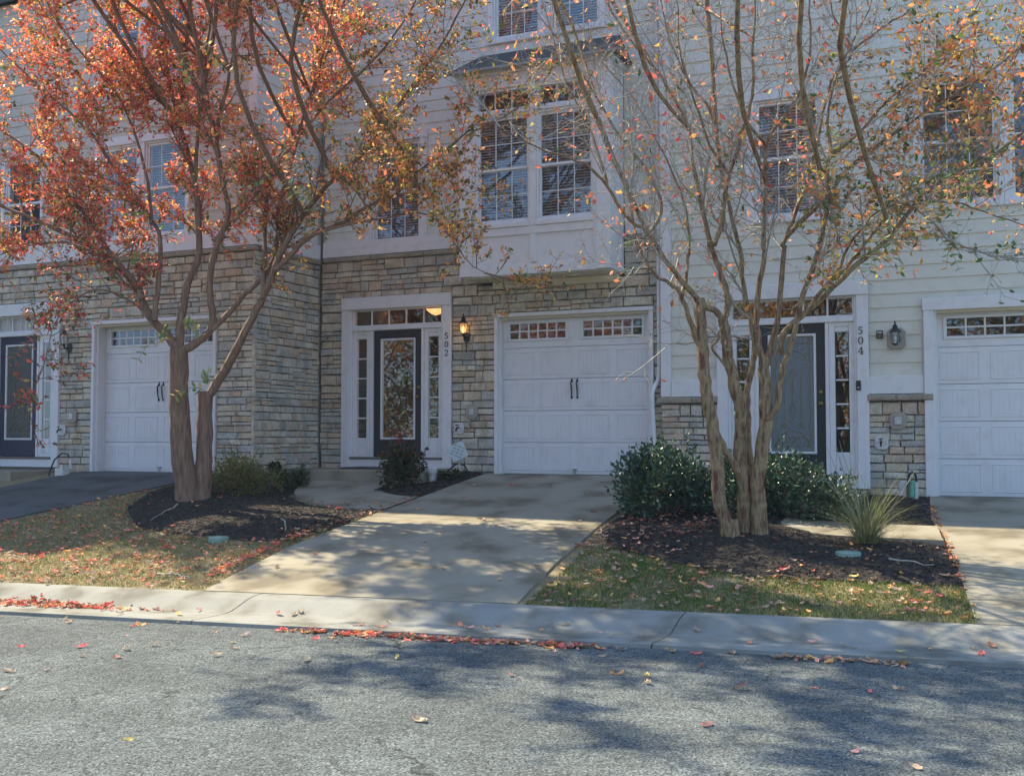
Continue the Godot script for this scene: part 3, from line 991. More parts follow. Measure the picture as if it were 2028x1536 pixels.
func forward_house() -> void:
	# the house that stands further forward, with a stone return wall
	var z := 1.74
	var h := thing("townhouse", "townhouse standing forward with stone return wall, navy door and white garage door", "house")
	var eave := 8.15
	var door := Rect2(-10.47, 0.2, 1.80, 2.55)
	var gate := Rect2(-7.77, -0.3, 2.44, 2.73)
	var wa := Rect2(-7.80, 3.82, 0.85, 1.55)
	var wb := Rect2(-6.80, 3.82, 0.85, 1.55)
	var wc := Rect2(-9.95, 3.82, 0.85, 1.55)
	var ua := Rect2(-7.80, 6.35, 0.85, 1.25)
	var ub := Rect2(-6.80, 6.35, 0.85, 1.25)
	house_shell(h, -10.9, -4.60, z, [door, gate, wa, wb, wc, ua, ub], eave, -1.2, 0.0, 0.1)
	var face := Transform3D(Basis.IDENTITY, Vector3(0, 0, z - 0.055))
	var door_out := Rect2(-10.56, -0.5, 1.98, 3.36)
	var gate_out := Rect2(-7.83, -0.5, 2.56, 2.99)
	slab_wall("mortar_bed", h, Transform3D.IDENTITY, Rect2(-10.9, -0.9, 6.30, 4.36), [door_out, gate_out], z - 0.061, z - 0.046, M.mortar)
	var side := facing(Vector3(-4.6, 0, z - 0.061), Vector3(0, 0, -1))
	slab_wall("return_wall", h, side, Rect2(0, -1.2, z - 0.07, eave + 1.2), [], -0.1, 0.0, M.core)
	slab_wall("mortar_bed", h, side, Rect2(-0.02, -0.9, z - 0.03, 4.36), [], 0.001, 0.015, M.mortar)
	var side_face := facing(Vector3(-4.6, 0, z), Vector3(0, 0, -1))
	side_face.origin.x = -4.594
	var all := lay_stones(face, Rect2(-10.9, -0.35, 6.355, 3.79), [door_out, gate_out], 303, [10, 8, 8, 5, 5, 3, 1, 5, 8, 2, 2, 2])
	all.append_array(lay_stones(side_face, Rect2(0.0, -0.35, z - 0.01, 3.79), [], 307))
	set_stones(h, all)
	var ledge := part("stone_ledge", h)
	for q in [[-10.9, -9.8], [-9.797, -8.6], [-8.597, -7.3], [-7.297, -6.1], [-6.097, -4.53]]:
		boxed("ledge_stone", Vector3(q[0], 3.445, z - 0.06), Vector3(q[1], 3.515, z + 0.035), M.ledge, ledge, 0.012)
	var lr := boxed("ledge_stone", Vector3(0.04, 3.445, 0.0), Vector3(1.65, 3.515, 0.10), M.ledge, ledge, 0.012)
	lr.transform = side
	boxed("band_board", Vector3(-10.9, 3.53, z - 0.06), Vector3(-4.60, 3.78, z), M.white, h, 0.004)
	var bs := boxed("band_board", Vector3(-0.06, 3.53, 0.001), Vector3(1.68, 3.78, 0.06), M.white, h, 0.004)
	bs.transform = side
	boxed("corner_board", Vector3(-4.73, 3.78, z - 0.06), Vector3(-4.575, eave, z - 0.03), M.white, h, 0.004)
	set_siding(h, Transform3D(Basis.IDENTITY, Vector3(0, 0, z - 0.06)), Rect2(-10.9, 3.77, 6.18, eave - 3.77), [wa, wb, wc, ua, ub], M.siding_tan, 12)
	set_siding(h, facing(Vector3(-4.6, 0, z - 0.06), Vector3(0, 0, -1)), Rect2(0.0, 3.77, 1.66, eave - 3.77), [], M.siding_grey, 14)
	entry(h, -9.57, 0.24, z, "navy")
	garage(h, -6.55, 0.0, z, 0.2, 6, true)
	for q in [wa, wb, wc, ua, ub]:
		sash_window(h, q.position.x, q.end.x, q.position.y, q.end.y, z - 0.05, {"blind": q != wc, "side": 0.074, "ears": 0.0})


func farther_house() -> void:
	# the next house of the row, one more step forward, beyond the frame: it shades the lawn
	var h := thing("townhouse", "next townhouse of the row, farthest forward, beyond the navy door", "house")
	var z := 4.4
	house_shell(h, -18.4, -12.2, z, [], 8.75, -1.2, 0.4, 0.3)
	boxed("stone_front", Vector3(-18.4, -1.2, z - 0.06), Vector3(-12.2, 3.5, z), M.stone2, h)
	boxed("siding_front", Vector3(-18.4, 3.5, z - 0.06), Vector3(-12.2, 8.75, z - 0.02), M.siding_cream, h)


# ---------------------------------------------------------------- things on the fronts

func lantern(label: String, at: Vector3, lit: bool, tail: bool) -> void:
	var l := thing("wall_lantern", label, "lantern", at, "wall lanterns")
	var b := MB.new()
	# arm and wall plate
	b.prism(Vector3(0, -0.02, 0), octagon(0.055, 0.075, 0.03), 0.022, 0.006)
	build("wall_plate", b, M.iron, l)
	var a := MB.new()
	if tail:
		a.tube([Vector3(0, -0.02, 0.02), Vector3(0, -0.035, 0.06), Vector3(0, -0.03, 0.10), Vector3(0, 0.01, 0.125)], [0.012, 0.012, 0.013, 0.016], 8, true)
		a.tube([Vector3(0, -0.02, 0.012), Vector3(0, -0.12, 0.02), Vector3(0, -0.24, 0.022), Vector3(0, -0.27, 0.03)], [0.012, 0.01, 0.007, 0.003], 8, true)
		a.lathe(Vector3(0, -0.10, 0.018), [[0.0, -0.02], [0.016, 0.0], [0.0, 0.02]], 8)
	else:
		a.tube([Vector3(0, 0.02, 0.02), Vector3(0, 0.10, 0.06), Vector3(0, 0.13, 0.10), Vector3(0, 0.10, 0.125)], [0.012, 0.012, 0.013, 0.012], 8, true)
	build("arm", a, M.iron, l)
	var o := Vector3(0, 0.02 if tail else -0.12, 0.125)
	var c := MB.new()
	c.lathe(o, [[0.0, -0.015], [0.03, -0.005], [0.036, 0.01], [0.042, 0.015]], 8)
	build("base_cup", c, M.iron, l)
	var g := MB.new()
	g.lathe(o, [[0.042, 0.016], [0.062, 0.13], [0.058, 0.165]], 8)
	build("glass_shade", g, M.lamp_glass if lit else M.clear_lamp, l)
	var bars := MB.new()
	for k in 4:
		var q := TAU * (k + 0.5) / 4
		var d := Vector3(sin(q), 0, cos(q))
		bars.tube([o + d * 0.043 + UP * 0.014, o + d * 0.063 + UP * 0.13, o + d * 0.059 + UP * 0.168], [0.004, 0.004, 0.004], 5)
	build("glazing_bar", bars, M.iron, l)
	var top := MB.new()
	top.lathe(o, [[0.0, 0.16], [0.072, 0.165], [0.07, 0.178], [0.042, 0.205], [0.028, 0.235], [0.034, 0.245], [0.014, 0.262], [0.008, 0.285], [0.013, 0.295], [0.0, 0.318]], 12)
	build("roof_cap", top, M.iron, l)
	var bulb := MB.new()
	bulb.lathe(o, [[0.012, 0.01], [0.012, 0.05], [0.02, 0.075], [0.016, 0.1], [0.0, 0.125]], 10)
	build("bulb", bulb, M.bulb_on if lit else M.bulb_off, l)
	if lit:
		var li := OmniLight3D.new()
		li.name = "bulb_light"
		li.light_color = Color(1.0, 0.72, 0.4)
		li.light_energy = 0.008
		li.light_size = 0.02
		li.omni_range = 8.0
		li.omni_attenuation = 2.0
		li.shadow_enabled = true
		li.position = o + UP * 0.08
		l.add_child(li)


func house_number(digits: String, label: String, at: Vector3) -> void:
	var n := thing("house_number", label, "house number", at, "house numbers on the door trim")
	var font := SystemFont.new()
	font.font_names = PackedStringArray(["Droid Serif"])
	for k in digits.length():
		var t := TextMesh.new()
		t.text = digits[k]
		t.font = font
		t.font_size = 64
		t.pixel_size = 0.0021
		t.depth = 0.008
		var o := put("digit", t, M.iron, n)
		o.position = Vector3(0, -0.135 * k, 0)


func plates(label_end: String, box_at: Vector3, tap_at: Vector3) -> void:
	var b := thing("outlet_box", "tan octagonal block with covered power outlet " + label_end, "outlet", box_at, "outlet blocks on the stone")
	var m := MB.new()
	m.prism(Vector3.ZERO, octagon(0.105, 0.115, 0.045), 0.03, 0.008)
	build("mounting_block", m, M.block, b)
	var c := MB.new()
	c.cbox(Vector3(-0.05, -0.06, 0.028), Vector3(0.05, 0.06, 0.07), 0.014)
	build("outlet_cover", c, M.clear_lamp, b)
	boxed("outlet_face", Vector3(-0.035, -0.045, 0.029), Vector3(0.035, 0.045, 0.04), M.white_plastic, b)
	var s := thing("hose_tap", "white octagonal plate with dark garden tap " + label_end, "tap", tap_at, "garden taps on the stone")
	var p := MB.new()
	p.prism(Vector3.ZERO, octagon(0.085, 0.09, 0.035), 0.03, 0.008)
	build("mounting_plate", p, M.white_plastic, s)
	var t := MB.new()
	t.tube([Vector3(0, 0.01, 0.02), Vector3(0, 0.01, 0.07), Vector3(0, -0.005, 0.10), Vector3(0, -0.045, 0.12)], [0.013, 0.014, 0.014, 0.012], 8, true)
	build("spout", t, M.iron, s)
	var w := MB.new()
	w.tube([Vector3(0, 0.01, 0.07), Vector3(0, 0.05, 0.085)], [0.007, 0.007], 6, true)
	w.lathe(Vector3(0, 0.048, 0.085), [[0.0, 0.0], [0.03, 0.002], [0.032, 0.01], [0.0, 0.014]], 10)
	build("hand_wheel", w, M.iron, s)


func front_fittings() -> void:
	lantern("black wall lantern with its bulb lit between the 502 door and garage", Vector3(-1.79, 2.16, 0.0), true, true)
	lantern("dark wall lantern behind red leaves beside the navy door", Vector3(-8.34, 2.08, 1.74), false, true)
	var blk := thing("lantern_block", "tan octagonal mounting block behind the unlit lantern near 504", "block", Vector3(4.61, 1.87, 0.118))
	var bm := MB.new()
	bm.prism(Vector3.ZERO, octagon(0.115, 0.14, 0.05), 0.035, 0.008)
	build("face_plate", bm, M.block, blk)
	lantern("unlit black wall lantern on a tan block beside number 504", Vector3(4.61, 1.90, 0.153), false, false)
	house_number("502", "house number 502 on the white trim beside the lit lantern", Vector3(-2.135, 2.17, 0.034))
	house_number("504", "house number 504 on the white trim above the black doorbell", Vector3(4.165, 1.99, 0.184))
	var k := thing("keypad", "small black keypad box on cream siding beside 504", "keypad", Vector3(4.40, 1.93, 0.108))
	boxed("case", Vector3(-0.04, -0.05, 0.0), Vector3(0.04, 0.055, 0.035), M.black_plastic, k, 0.008)
	boxed("screen", Vector3(-0.03, 0.01, 0.034), Vector3(0.03, 0.045, 0.038), M.steel, k, 0.002)
	boxed("sensor", Vector3(-0.03, -0.04, 0.034), Vector3(0.03, -0.005, 0.037), M.bronze, k, 0.002)
	var d := thing("doorbell", "black video doorbell on white trim of the 504 door", "doorbell", Vector3(4.13, 1.26, 0.18))
	boxed("case", Vector3(-0.03, -0.065, 0.0), Vector3(0.03, 0.065, 0.028), M.black_plastic, d, 0.008)
	var cam := MB.new()
	cam.tube([Vector3(0, 0.03, 0.026), Vector3(0, 0.03, 0.032)], [0.015, 0.013], 12, true)
	build("lens", cam, M.dark_lace, d)
	var btn := MB.new()
	btn.tube([Vector3(0, -0.03, 0.026), Vector3(0, -0.03, 0.031)], [0.017, 0.016], 14, true)
	build("button", btn, M.steel, d)
	plates("beside the lit lantern", Vector3(-1.70, 0.97, 0.0), Vector3(-1.92, 0.71, 0.0))
	plates("on the low wall by 504", Vector3(4.62, 0.79, 0.15), Vector3(4.41, 0.50, 0.15))
	plates("on the wall by the navy door", Vector3(-8.25, 0.92, 1.74), Vector3(-8.47, 0.69, 1.74))
	# pendant inside the hall of 502
	var p := thing("pendant_lamp", "glowing amber bowl lamp seen through the 502 transom", "lamp", Vector3(-2.75, 2.74, -0.75))
	var bowl := MB.new()
	bowl.lathe(Vector3.ZERO, [[0.0, -0.14], [0.07, -0.12], [0.15, -0.06], [0.19, 0.02], [0.18, 0.03], [0.0, 0.04]], 18)
	build("bowl_shade", bowl, M.pendant, p)
	var rod := MB.new()
	rod.tube([Vector3(0, 0.03, 0), Vector3(0, 0.26, 0)], [0.01, 0.01], 8, true)
	build("stem", rod, M.brass, p)
	var li := OmniLight3D.new()
	li.name = "pendant_light"
	li.light_color = Color(1.0, 0.65, 0.35)
	li.light_energy = 0.05
	li.light_size = 0.1
	li.omni_range = 6.0
	li.omni_attenuation = 2.0
	li.shadow_enabled = true
	li.position = Vector3(0, -0.03, 0)
	p.add_child(li)


# ---------------------------------------------------------------- ground

func kz(x: float) -> float:
	return 6.9 - 0.15 * x


func gy(x: float, z: float) -> float:
	var bz := lerpf(1.9, 0.3, smoothstep(-5.0, -4.0, x))
	var by := -0.2 * smoothstep(1.6, 4.6, x)
	var t := clampf((z - bz) / (kz(x) - bz), 0.0, 1.0)
	return lerpf(by, -0.88, t)


var bumps := FastNoiseLite.new()


# a sheet over the ground between two edges given at heights of z: rows [z, x0, x1]
func sheet(b: MB, rows: Array, lift: Callable, cols := 8, skirt := 0.0) -> void:
	var grid := []
	for r in rows:
		var line := []
		for k in cols + 1:
			var x: float = lerpf(r[1], r[2], float(k) / cols)
			var z: float = r[0] if r.size() < 4 else lerpf(r[0], r[3], float(k) / cols)
			line.append(Vector3(x, lift.call(x, z), z))
		grid.append(line)
	for i in grid.size() - 1:
		for k in cols:
			b.quad(grid[i + 1][k], grid[i + 1][k + 1], grid[i][k + 1], grid[i][k])
	if skirt > 0.0:
		var dn := Vector3(0, -skirt, 0)
		var n := grid.size() - 1
		for i in n:
			b.quad(grid[i][0], grid[i][0] + dn, grid[i + 1][0] + dn, grid[i + 1][0])
			b.quad(grid[i + 1][cols], grid[i + 1][cols] + dn, grid[i][cols] + dn, grid[i][cols])
		for k in cols:
			b.quad(grid[n][k] + dn, grid[n][k + 1] + dn, grid[n][k + 1], grid[n][k])
			b.quad(grid[0][k + 1] + dn, grid[0][k] + dn, grid[0][k], grid[0][k + 1])


# mulch beds as outlines in x, z
var bed_left := PackedVector2Array([Vector2(-5.0, 2.2), Vector2(-4.62, 1.72), Vector2(-4.5, 0.06), Vector2(-4.35, 0.06), Vector2(-4.35, 1.4), Vector2(-3.75, 1.55), Vector2(-3.35, 2.5), Vector2(-2.6, 3.05), Vector2(-1.45, 3.25), Vector2(-1.36, 4.3), Vector2(-1.6, 5.0), Vector2(-2.4, 5.1), Vector2(-3.3, 4.95), Vector2(-4.0, 4.75), Vector2(-4.7, 4.2), Vector2(-5.2, 3.2)])
var bed_porch := PackedVector2Array([Vector2(-2.45, 1.5), Vector2(-1.9, 1.2), Vector2(-1.9, 0.05), Vector2(-1.4, 0.05), Vector2(-1.4, 2.15), Vector2(-1.9, 2.2), Vector2(-2.4, 1.95)])
var bed_right := PackedVector2Array([Vector2(1.68, 0.3), Vector2(5.0, 0.3), Vector2(5.1, 1.6), Vector2(5.28, 2.8), Vector2(5.55, 4.3), Vector2(5.6, 4.85), Vector2(4.6, 4.95), Vector2(3.7, 5.05), Vector2(2.8, 4.75), Vector2(2.1, 4.35), Vector2(1.74, 3.6)])


func edge_distance(p: Vector2, poly: PackedVector2Array) -> float:
	var d := 1e9
	for i in poly.size():
		var q := Geometry2D.get_closest_point_to_segment(p, poly[i], poly[(i + 1) % poly.size()])
		d = minf(d, p.distance_to(q))
	return d


func in_bed(x: float, z: float) -> bool:
	var p := Vector2(x, z)
	return Geometry2D.is_point_in_polygon(p, bed_left) or Geometry2D.is_point_in_polygon(p, bed_porch) or Geometry2D.is_point_in_polygon(p, bed_right)


func soil_y(x: float, z: float) -> float:
	return gy(x, z) + bumps.get_noise_2d(x * 40.0, z * 40.0) * 0.012


func mound(x: float, z: float) -> float:
	var p := Vector2(x, z)
	for poly in [bed_left, bed_porch, bed_right]:
		if Geometry2D.is_point_in_polygon(p, poly):
			var d := edge_distance(p, poly)
			var peak := 0.0
			for q in [Vector2(-4.2, 3.5), Vector2(3.4, 3.75)]:
				peak = maxf(peak, 0.10 * (1.0 - smoothstep(0.1, 1.1, p.distance_to(q))))
			return gy(x, z) + 0.008 + 0.045 * smoothstep(0.0, 0.3, d) + peak * smoothstep(0.0, 0.3, d) + bumps.get_noise_2d(x * 90.0, z * 90.0) * 0.012
	return soil_y(x, z)


func bed_mesh(poly: PackedVector2Array, b: MB) -> void:
	# small cells clipped to the outline
	var lo := poly[0]
	var hi := poly[0]
	for p in poly:
		lo = lo.min(p)
		hi = hi.max(p)
	var s := 0.12
	var nx := int(ceil((hi.x - lo.x) / s))
	var nz := int(ceil((hi.y - lo.y) / s))
	for i in nx:
		for j in nz:
			var cell := PackedVector2Array([lo + Vector2(i, j) * s, lo + Vector2(i + 1, j) * s, lo + Vector2(i + 1, j + 1) * s, lo + Vector2(i, j + 1) * s])
			for piece in Geometry2D.intersect_polygons(cell, poly):
				var tris := Geometry2D.triangulate_polygon(piece)
				for k in range(0, tris.size(), 3):
					var q := []
					for m in 3:
						var c: Vector2 = piece[tris[k + m]]
						var d := edge_distance(c, poly)
						var y := mound(c.x, c.y) if d > 0.002 else gy(c.x, c.y) + 0.004
						q.append(Vector3(c.x, y, c.y))
					if (q[1] - q[0]).cross(q[2] - q[0]).y > 0:
						b.tri(q[0], q[1], q[2])
					else:
						b.tri(q[0], q[2], q[1])


func make_ground() -> void:
	bumps.seed = 5
	bumps.frequency = 0.05
	var g := MB.new()
	g.quad(Vector3(-300, -1.09, 300), Vector3(300, -1.09, 300), Vector3(300, -1.09, -300), Vector3(-300, -1.09, -300))
	structure("ground", g, M.verge)
	var road := MB.new()
	# the near edge runs with the kerb
	road.quad(Vector3(-40, -1.02, 17.0 + 6.0), Vector3(40, -1.02, 17.0 - 6.0), Vector3(40, -1.02, kz(40) + 0.9), Vector3(-40, -1.02, kz(-40) + 0.9))
	structure("road", road, M.asphalt)
	# kerb: a rolled kerb with its gutter, cast in lengths
	var kerb := Node3D.new()
	kerb.name = "kerb"
	kerb.set_meta("kind", "structure")
	add_child(kerb)
	var prof := [[0.0, -0.882], [0.10, -0.886], [0.22, -0.905], [0.36, -0.952], [0.46, -0.982], [0.54, -0.992], [0.75, -0.990], [0.965, -0.984], [0.985, -0.990], [0.992, -1.03]]
	var cuts := [-24.0, -20.0, -16.1, -12.2, -8.2, -4.3, -0.40, 3.50, 7.4, 11.3, 16.0]
	for i in cuts.size() - 1:
		var b := MB.new()
		var a: float = cuts[i] + 0.006
		var e: float = cuts[i + 1] - 0.006
		var n := 6
		for s in n:
			var x0 := lerpf(a, e, float(s) / n)
			var x1 := lerpf(a, e, float(s + 1) / n)
			for k in prof.size() - 1:
				var p: Array = prof[k]
				var q: Array = prof[k + 1]
				b.quad(Vector3(x0, q[1], kz(x0) + q[0]), Vector3(x1, q[1], kz(x1) + q[0]), Vector3(x1, p[1], kz(x1) + p[0]), Vector3(x0, p[1], kz(x0) + p[0]))
		for x in [a, e]:
			for k in prof.size() - 1:
				b.quad(Vector3(x, prof[k][1], kz(x) + prof[k][0]), Vector3(x, prof[k + 1][1], kz(x) + prof[k + 1][0]), Vector3(x, -1.08, kz(x) + prof[k + 1][0]), Vector3(x, -1.08, kz(x) + prof[k][0]))
		build("kerb_length", b, M.kerb, kerb)
	# soil of the lawns
	var soil := MB.new()
	var lines := []
	for k in 61:
		var t := float(k) / 60
		lines.append([lerpf(-0.3, kz(-24), t), -24.0, 14.0, lerpf(-0.3, kz(14), t)])
	sheet(soil, lines, func(x, z): return soil_y(x, z) - 0.012 if z < kz(x) - 0.05 else gy(x, z) - 0.012, 150)
	structure("lawn", soil, M.soil)
	# driveways in cast bays
	var drives := [
		{"x": [[0.03, -1.34, 1.40], [0.72, -1.36, 1.55], [2.2, -1.36, 1.60], [3.6, -1.36, 1.68], [5.2, -1.32, 1.84], [7.2, -1.0, 2.12]], "cut": [0.03, 0.70, 3.55, 9.0], "k": [-1.0, 2.1]},
		{"x": [[0.03, 4.98, 7.7], [1.8, 5.12, 7.9], [3.8, 5.46, 8.0], [6.5, 5.78, 8.2]], "cut": [0.03, 1.9, 9.0], "k": [5.72, 8.2]},
		{"x": [[1.58, -7.95, -5.24], [2.7, -8.0, -5.30], [4.2, -8.1, -5.62], [5.3, -8.2, -5.86], [8.5, -8.5, -6.2]], "cut": [1.58, 4.4, 9.0], "k": [-8.4, -6.0]}]
	for d in drives:
		var node := Node3D.new()
		node.name = numbered("driveway")
		node.set_meta("kind", "structure")
		add_child(node)
		for i in d.cut.size() - 1:
			var b := MB.new()
			var rs := []
			var z0: float = d.cut[i] + 0.005
			for k in 13:
				var t := k / 12.0
				var end: float = d.cut[i + 1] - 0.005
				var e0 := z0
				var ends := [end, end]
				if end > 8.0:
					ends = [kz(d.k[0]) - 0.008, kz(d.k[1]) - 0.008]
				var za := lerpf(e0, ends[0], t)
				var zb := lerpf(e0, ends[1], t)
				rs.append([za, along(d.x, za, 1), along(d.x, zb, 2), zb])
			sheet(b, rs, func(x, z): return gy(x, z) + 0.012 * (1.0 - smoothstep(0.9, 1.0, z / kz(x))) + 0.001, 6, 0.12)
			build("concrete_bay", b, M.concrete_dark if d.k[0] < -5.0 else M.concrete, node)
	# front walk of 502: from the porch step round to the drive
	var walk := MB.new()
	var wr := []
	for k in 17:
		var t := k / 16.0
		var ang := t * PI * 0.5
		# inner and outer curve
		var inner := Vector2(-1.375 - 1.05 * cos(ang), 1.26 + 1.02 * sin(ang))
		var outer := Vector2(-1.375 - 2.40 * cos(ang), 1.22 + 1.98 * sin(ang))
		wr.append([outer, inner])
	for k in 16:
		var a: Vector2 = wr[k][0]
		var b2: Vector2 = wr[k][1]
		var c: Vector2 = wr[k + 1][0]
		var d: Vector2 = wr[k + 1][1]
		var f := func(p: Vector2): return Vector3(p.x, gy(p.x, p.y) + 0.026, p.y)
		var prev := [f.call(a), f.call(c)]
		for s in range(1, 7):
			var nx := [f.call(a.lerp(b2, s / 6.0)), f.call(c.lerp(d, s / 6.0))]
			walk.quad(prev[0], prev[1], nx[1], nx[0])
			prev = nx
		var dn := Vector3(0, -0.08, 0)
		walk.quad(f.call(a) + dn, f.call(c) + dn, f.call(c), f.call(a))
		walk.quad(f.call(d) + dn, f.call(b2) + dn, f.call(b2), f.call(d))
	structure("path", walk, M.concrete)
	var walk2 := MB.new()
	sheet(walk2, [[2.55, 3.6, 5.22], [2.85, 3.6, 5.27], [3.15, 3.75, 5.31], [3.3, 3.9, 5.34]], func(x, z): return gy(x, z) + 0.075, 8, 0.1)
	structure("path", walk2, M.concrete)
	# porch step
	var porch := Node3D.new()
	porch.name = "porch_step"
	porch.set_meta("kind", "structure")
	add_child(porch)
	var ps := MB.new()
	var out := [Vector2(-4.42, 0.0), Vector2(-4.42, 1.12), Vector2(-4.36, 1.20), Vector2(-2.02, 1.20), Vector2(-1.96, 1.12), Vector2(-1.96, 0.0)]
	for i in out.size() - 1:
		var p: Vector2 = out[i]
		var q: Vector2 = out[i + 1]
		var mid := Vector2(-3.2, 0.4)
		var pi: Vector2 = p.move_toward(mid, 0.012)
		var qi: Vector2 = q.move_toward(mid, 0.012)
		ps.quad(Vector3(p.x, -0.4, p.y), Vector3(q.x, -0.4, q.y), Vector3(q.x, 0.062, q.y), Vector3(p.x, 0.062, p.y))
		ps.quad(Vector3(p.x, 0.062, p.y), Vector3(q.x, 0.062, q.y), Vector3(qi.x, 0.074, qi.y), Vector3(pi.x, 0.074, pi.y))
		ps.tri(Vector3(pi.x, 0.074, pi.y), Vector3(qi.x, 0.074, qi.y), Vector3(mid.x, 0.074, 0.0))
	build("step_slab", ps, M.concrete, porch)
	var ps2 := MB.new()
	ps2.box(Vector3(-10.6, -0.3, 1.75), Vector3(-8.55, 0.02, 2.7))
	build("step_slab", ps2, M.concrete, porch)
	var ps3 := MB.new()
	ps3.box(Vector3(2.2, -0.6, 0.16), Vector3(4.26, -0.13, 1.2))
	build("step_slab", ps3, M.concrete, porch)
	for q in [bed_left, bed_porch, bed_right]:
		var b := MB.new()
		bed_mesh(q, b)
		structure("mulch_bed", b, M.mulch)


func along(rows: Array, z: float, k: int) -> float:
	for i in rows.size() - 1:
		if z <= rows[i + 1][0]:
			return lerpf(rows[i][k], rows[i + 1][k], clampf((z - rows[i][0]) / (rows[i + 1][0] - rows[i][0]), 0.0, 1.0))
	return rows[-1][k]


# ---------------------------------------------------------------- plants

func leaf_mesh(curl := 0.12, wide := 0.46) -> ArrayMesh:
	# one leaf of unit length along +z, folded a little along its midrib
	var b := MB.new()
	var p := [Vector3(0, 0, 0), Vector3(-wide * 0.42, curl * 0.5, 0.28), Vector3(-wide * 0.5, curl * 0.4, 0.52), Vector3(-wide * 0.28, curl * 0.1, 0.8), Vector3(0, -curl, 1.0), Vector3(wide * 0.28, curl * 0.1, 0.8), Vector3(wide * 0.5, curl * 0.4, 0.52), Vector3(wide * 0.42, curl * 0.5, 0.28)]
	var mid := Vector3(0, -curl * 0.25, 0.5)
	for i in 8:
		b.tri(mid, p[(i + 1) % 8], p[i])
	return b.mesh()


func curled_mesh(k: int) -> ArrayMesh:
	var b := MB.new()
	var r := RandomNumberGenerator.new()
	r.seed = 900 + k
	var rows := []
	for i in 5:
		var t := i / 4.0
		var w := 0.24 * sin(PI * (0.12 + 0.8 * t)) + 0.02
		var up := 0.16 * pow(absf(t - 0.45) * 2.0, 2.0) + r.randf_range(0.0, 0.05)
		var side := r.randf_range(0.05, 0.2)
		rows.append([Vector3(-w, up + side, t), Vector3(r.randf_range(-0.03, 0.03), up * 0.6, t), Vector3(w, up + r.randf_range(0.02, 0.2), t)])
	for i in 4:
		for s in 2:
			b.quad(rows[i][s], rows[i + 1][s], rows[i + 1][s + 1], rows[i][s + 1])
	return b.mesh()


func wild(spread := 1.0) -> Vector3:
	return Vector3(rng.randfn(), rng.randfn(), rng.randfn()) * spread


func turned(d: Vector3, roll: float) -> Basis:
	var z := d.normalized()
	var x := z.cross(UP)
	if x.length() < 0.01:
		x = Vector3(1, 0, 0)
	x = x.normalized().rotated(z, roll)
	return Basis(x, z.cross(x), z)


const PALETTES := [
	[["red", 0.20], ["scarlet", 0.46], ["pink", 0.60], ["orange", 0.77], ["gold", 0.83], ["olive", 0.92], ["green", 1.0]],
	[["red", 0.14], ["scarlet", 0.42], ["pink", 0.55], ["orange", 0.76], ["gold", 0.83], ["olive", 0.92], ["green", 1.0]],
	[["scarlet", 0.16], ["orange", 0.50], ["gold", 0.64], ["olive", 0.82], ["green", 0.93], ["rust", 1.0]],
	[["red", 0.3], ["rust", 0.6], ["olive", 0.8], ["green", 0.92], ["gold", 1.0]],
	[["scarlet", 0.22], ["orange", 0.56], ["gold", 0.69], ["olive", 0.81], ["green", 0.96], ["rust", 1.0]],
	[["green", 0.6], ["olive", 0.85], ["gold", 1.0]]]


func leaf_tone(pal: int) -> Color:
	var x := rng.randf()
	for q in PALETTES[pal]:
		if x <= q[1]:
			var c: Color = M["tone_" + q[0]]
			var k := rng.randf_range(0.75, 1.2)
			return Color(c.r * k, c.g * k * rng.randf_range(0.85, 1.15), c.b * k)
	return M.tone_orange


class Growth:
	var wood := MB.new()
	var twigs := MB.new()
	var leaves := []
	var tints := []
	var leaf_size := 0.07
	var twiggy := 1.0


func wobble_path(p: Vector3, d: Vector3, length: float, n: int, bend: float, lift: float) -> Array:
	var out := [p]
	for i in n:
		d = (d + wild(bend) + UP * lift).normalized()
		p += d * length / n
		out.append(p)
	return out


func add_leaf(T: Growth, p: Vector3, d: Vector3, pal: int) -> void:
	var dir := (d * 0.5 + wild(0.55) + Vector3(0, -0.25, 0)).normalized()
	var s := T.leaf_size * (rng.randf_range(0.55, 1.1) if rng.randf() < 0.8 else rng.randf_range(1.1, 1.6))
	T.leaves.append(Transform3D(turned(dir, rng.randf_range(-1.3, 1.3)) * s, p))
	T.tints.append(leaf_tone(pal))


func grow(T: Growth, p: Vector3, d: Vector3, length: float, r: float, level: int, dens: float, pal: int) -> void:
	var n := 4 if level == 0 else 3 if level == 1 else 2
	var path := wobble_path(p, d, length, n, 0.17 + 0.06 * level, 0.06)
	var rr := []
	for i in n + 1:
		rr.append(lerpf(r, r * 0.38, float(i) / n))
	T.twigs.tube(path, rr, 4 if level == 0 else 3)
	if level < 2:
		var kids := int(round((5.0 if level == 0 else 3.4) * T.twiggy * rng.randf_range(0.7, 1.25)))
		for k in kids:
			var t := (k + rng.randf_range(0.4, 1.0)) / kids
			var f := t * n
			var i := mini(int(f), n - 1)
			var a: Vector3 = path[i].lerp(path[i + 1], f - i)
			var ax: Vector3 = (path[i + 1] - path[i]).normalized()
			var out := (ax * 0.75 + wild(0.62) + UP * 0.08).normalized()
			grow(T, a, out, length * rng.randf_range(0.36, 0.62), r * 0.5, level + 1, dens, pal)
	if level >= 1:
		var count := dens * (3.0 if level == 1 else 5.5)
		var whole := int(count) + (1 if rng.randf() < count - int(count) else 0)
		for k in whole:
			var f := rng.randf_range(0.2, 1.0) * n
			var i := mini(int(f), n - 1)
			add_leaf(T, path[i].lerp(path[i + 1], f - i), (path[i + 1] - path[i]).normalized(), pal)


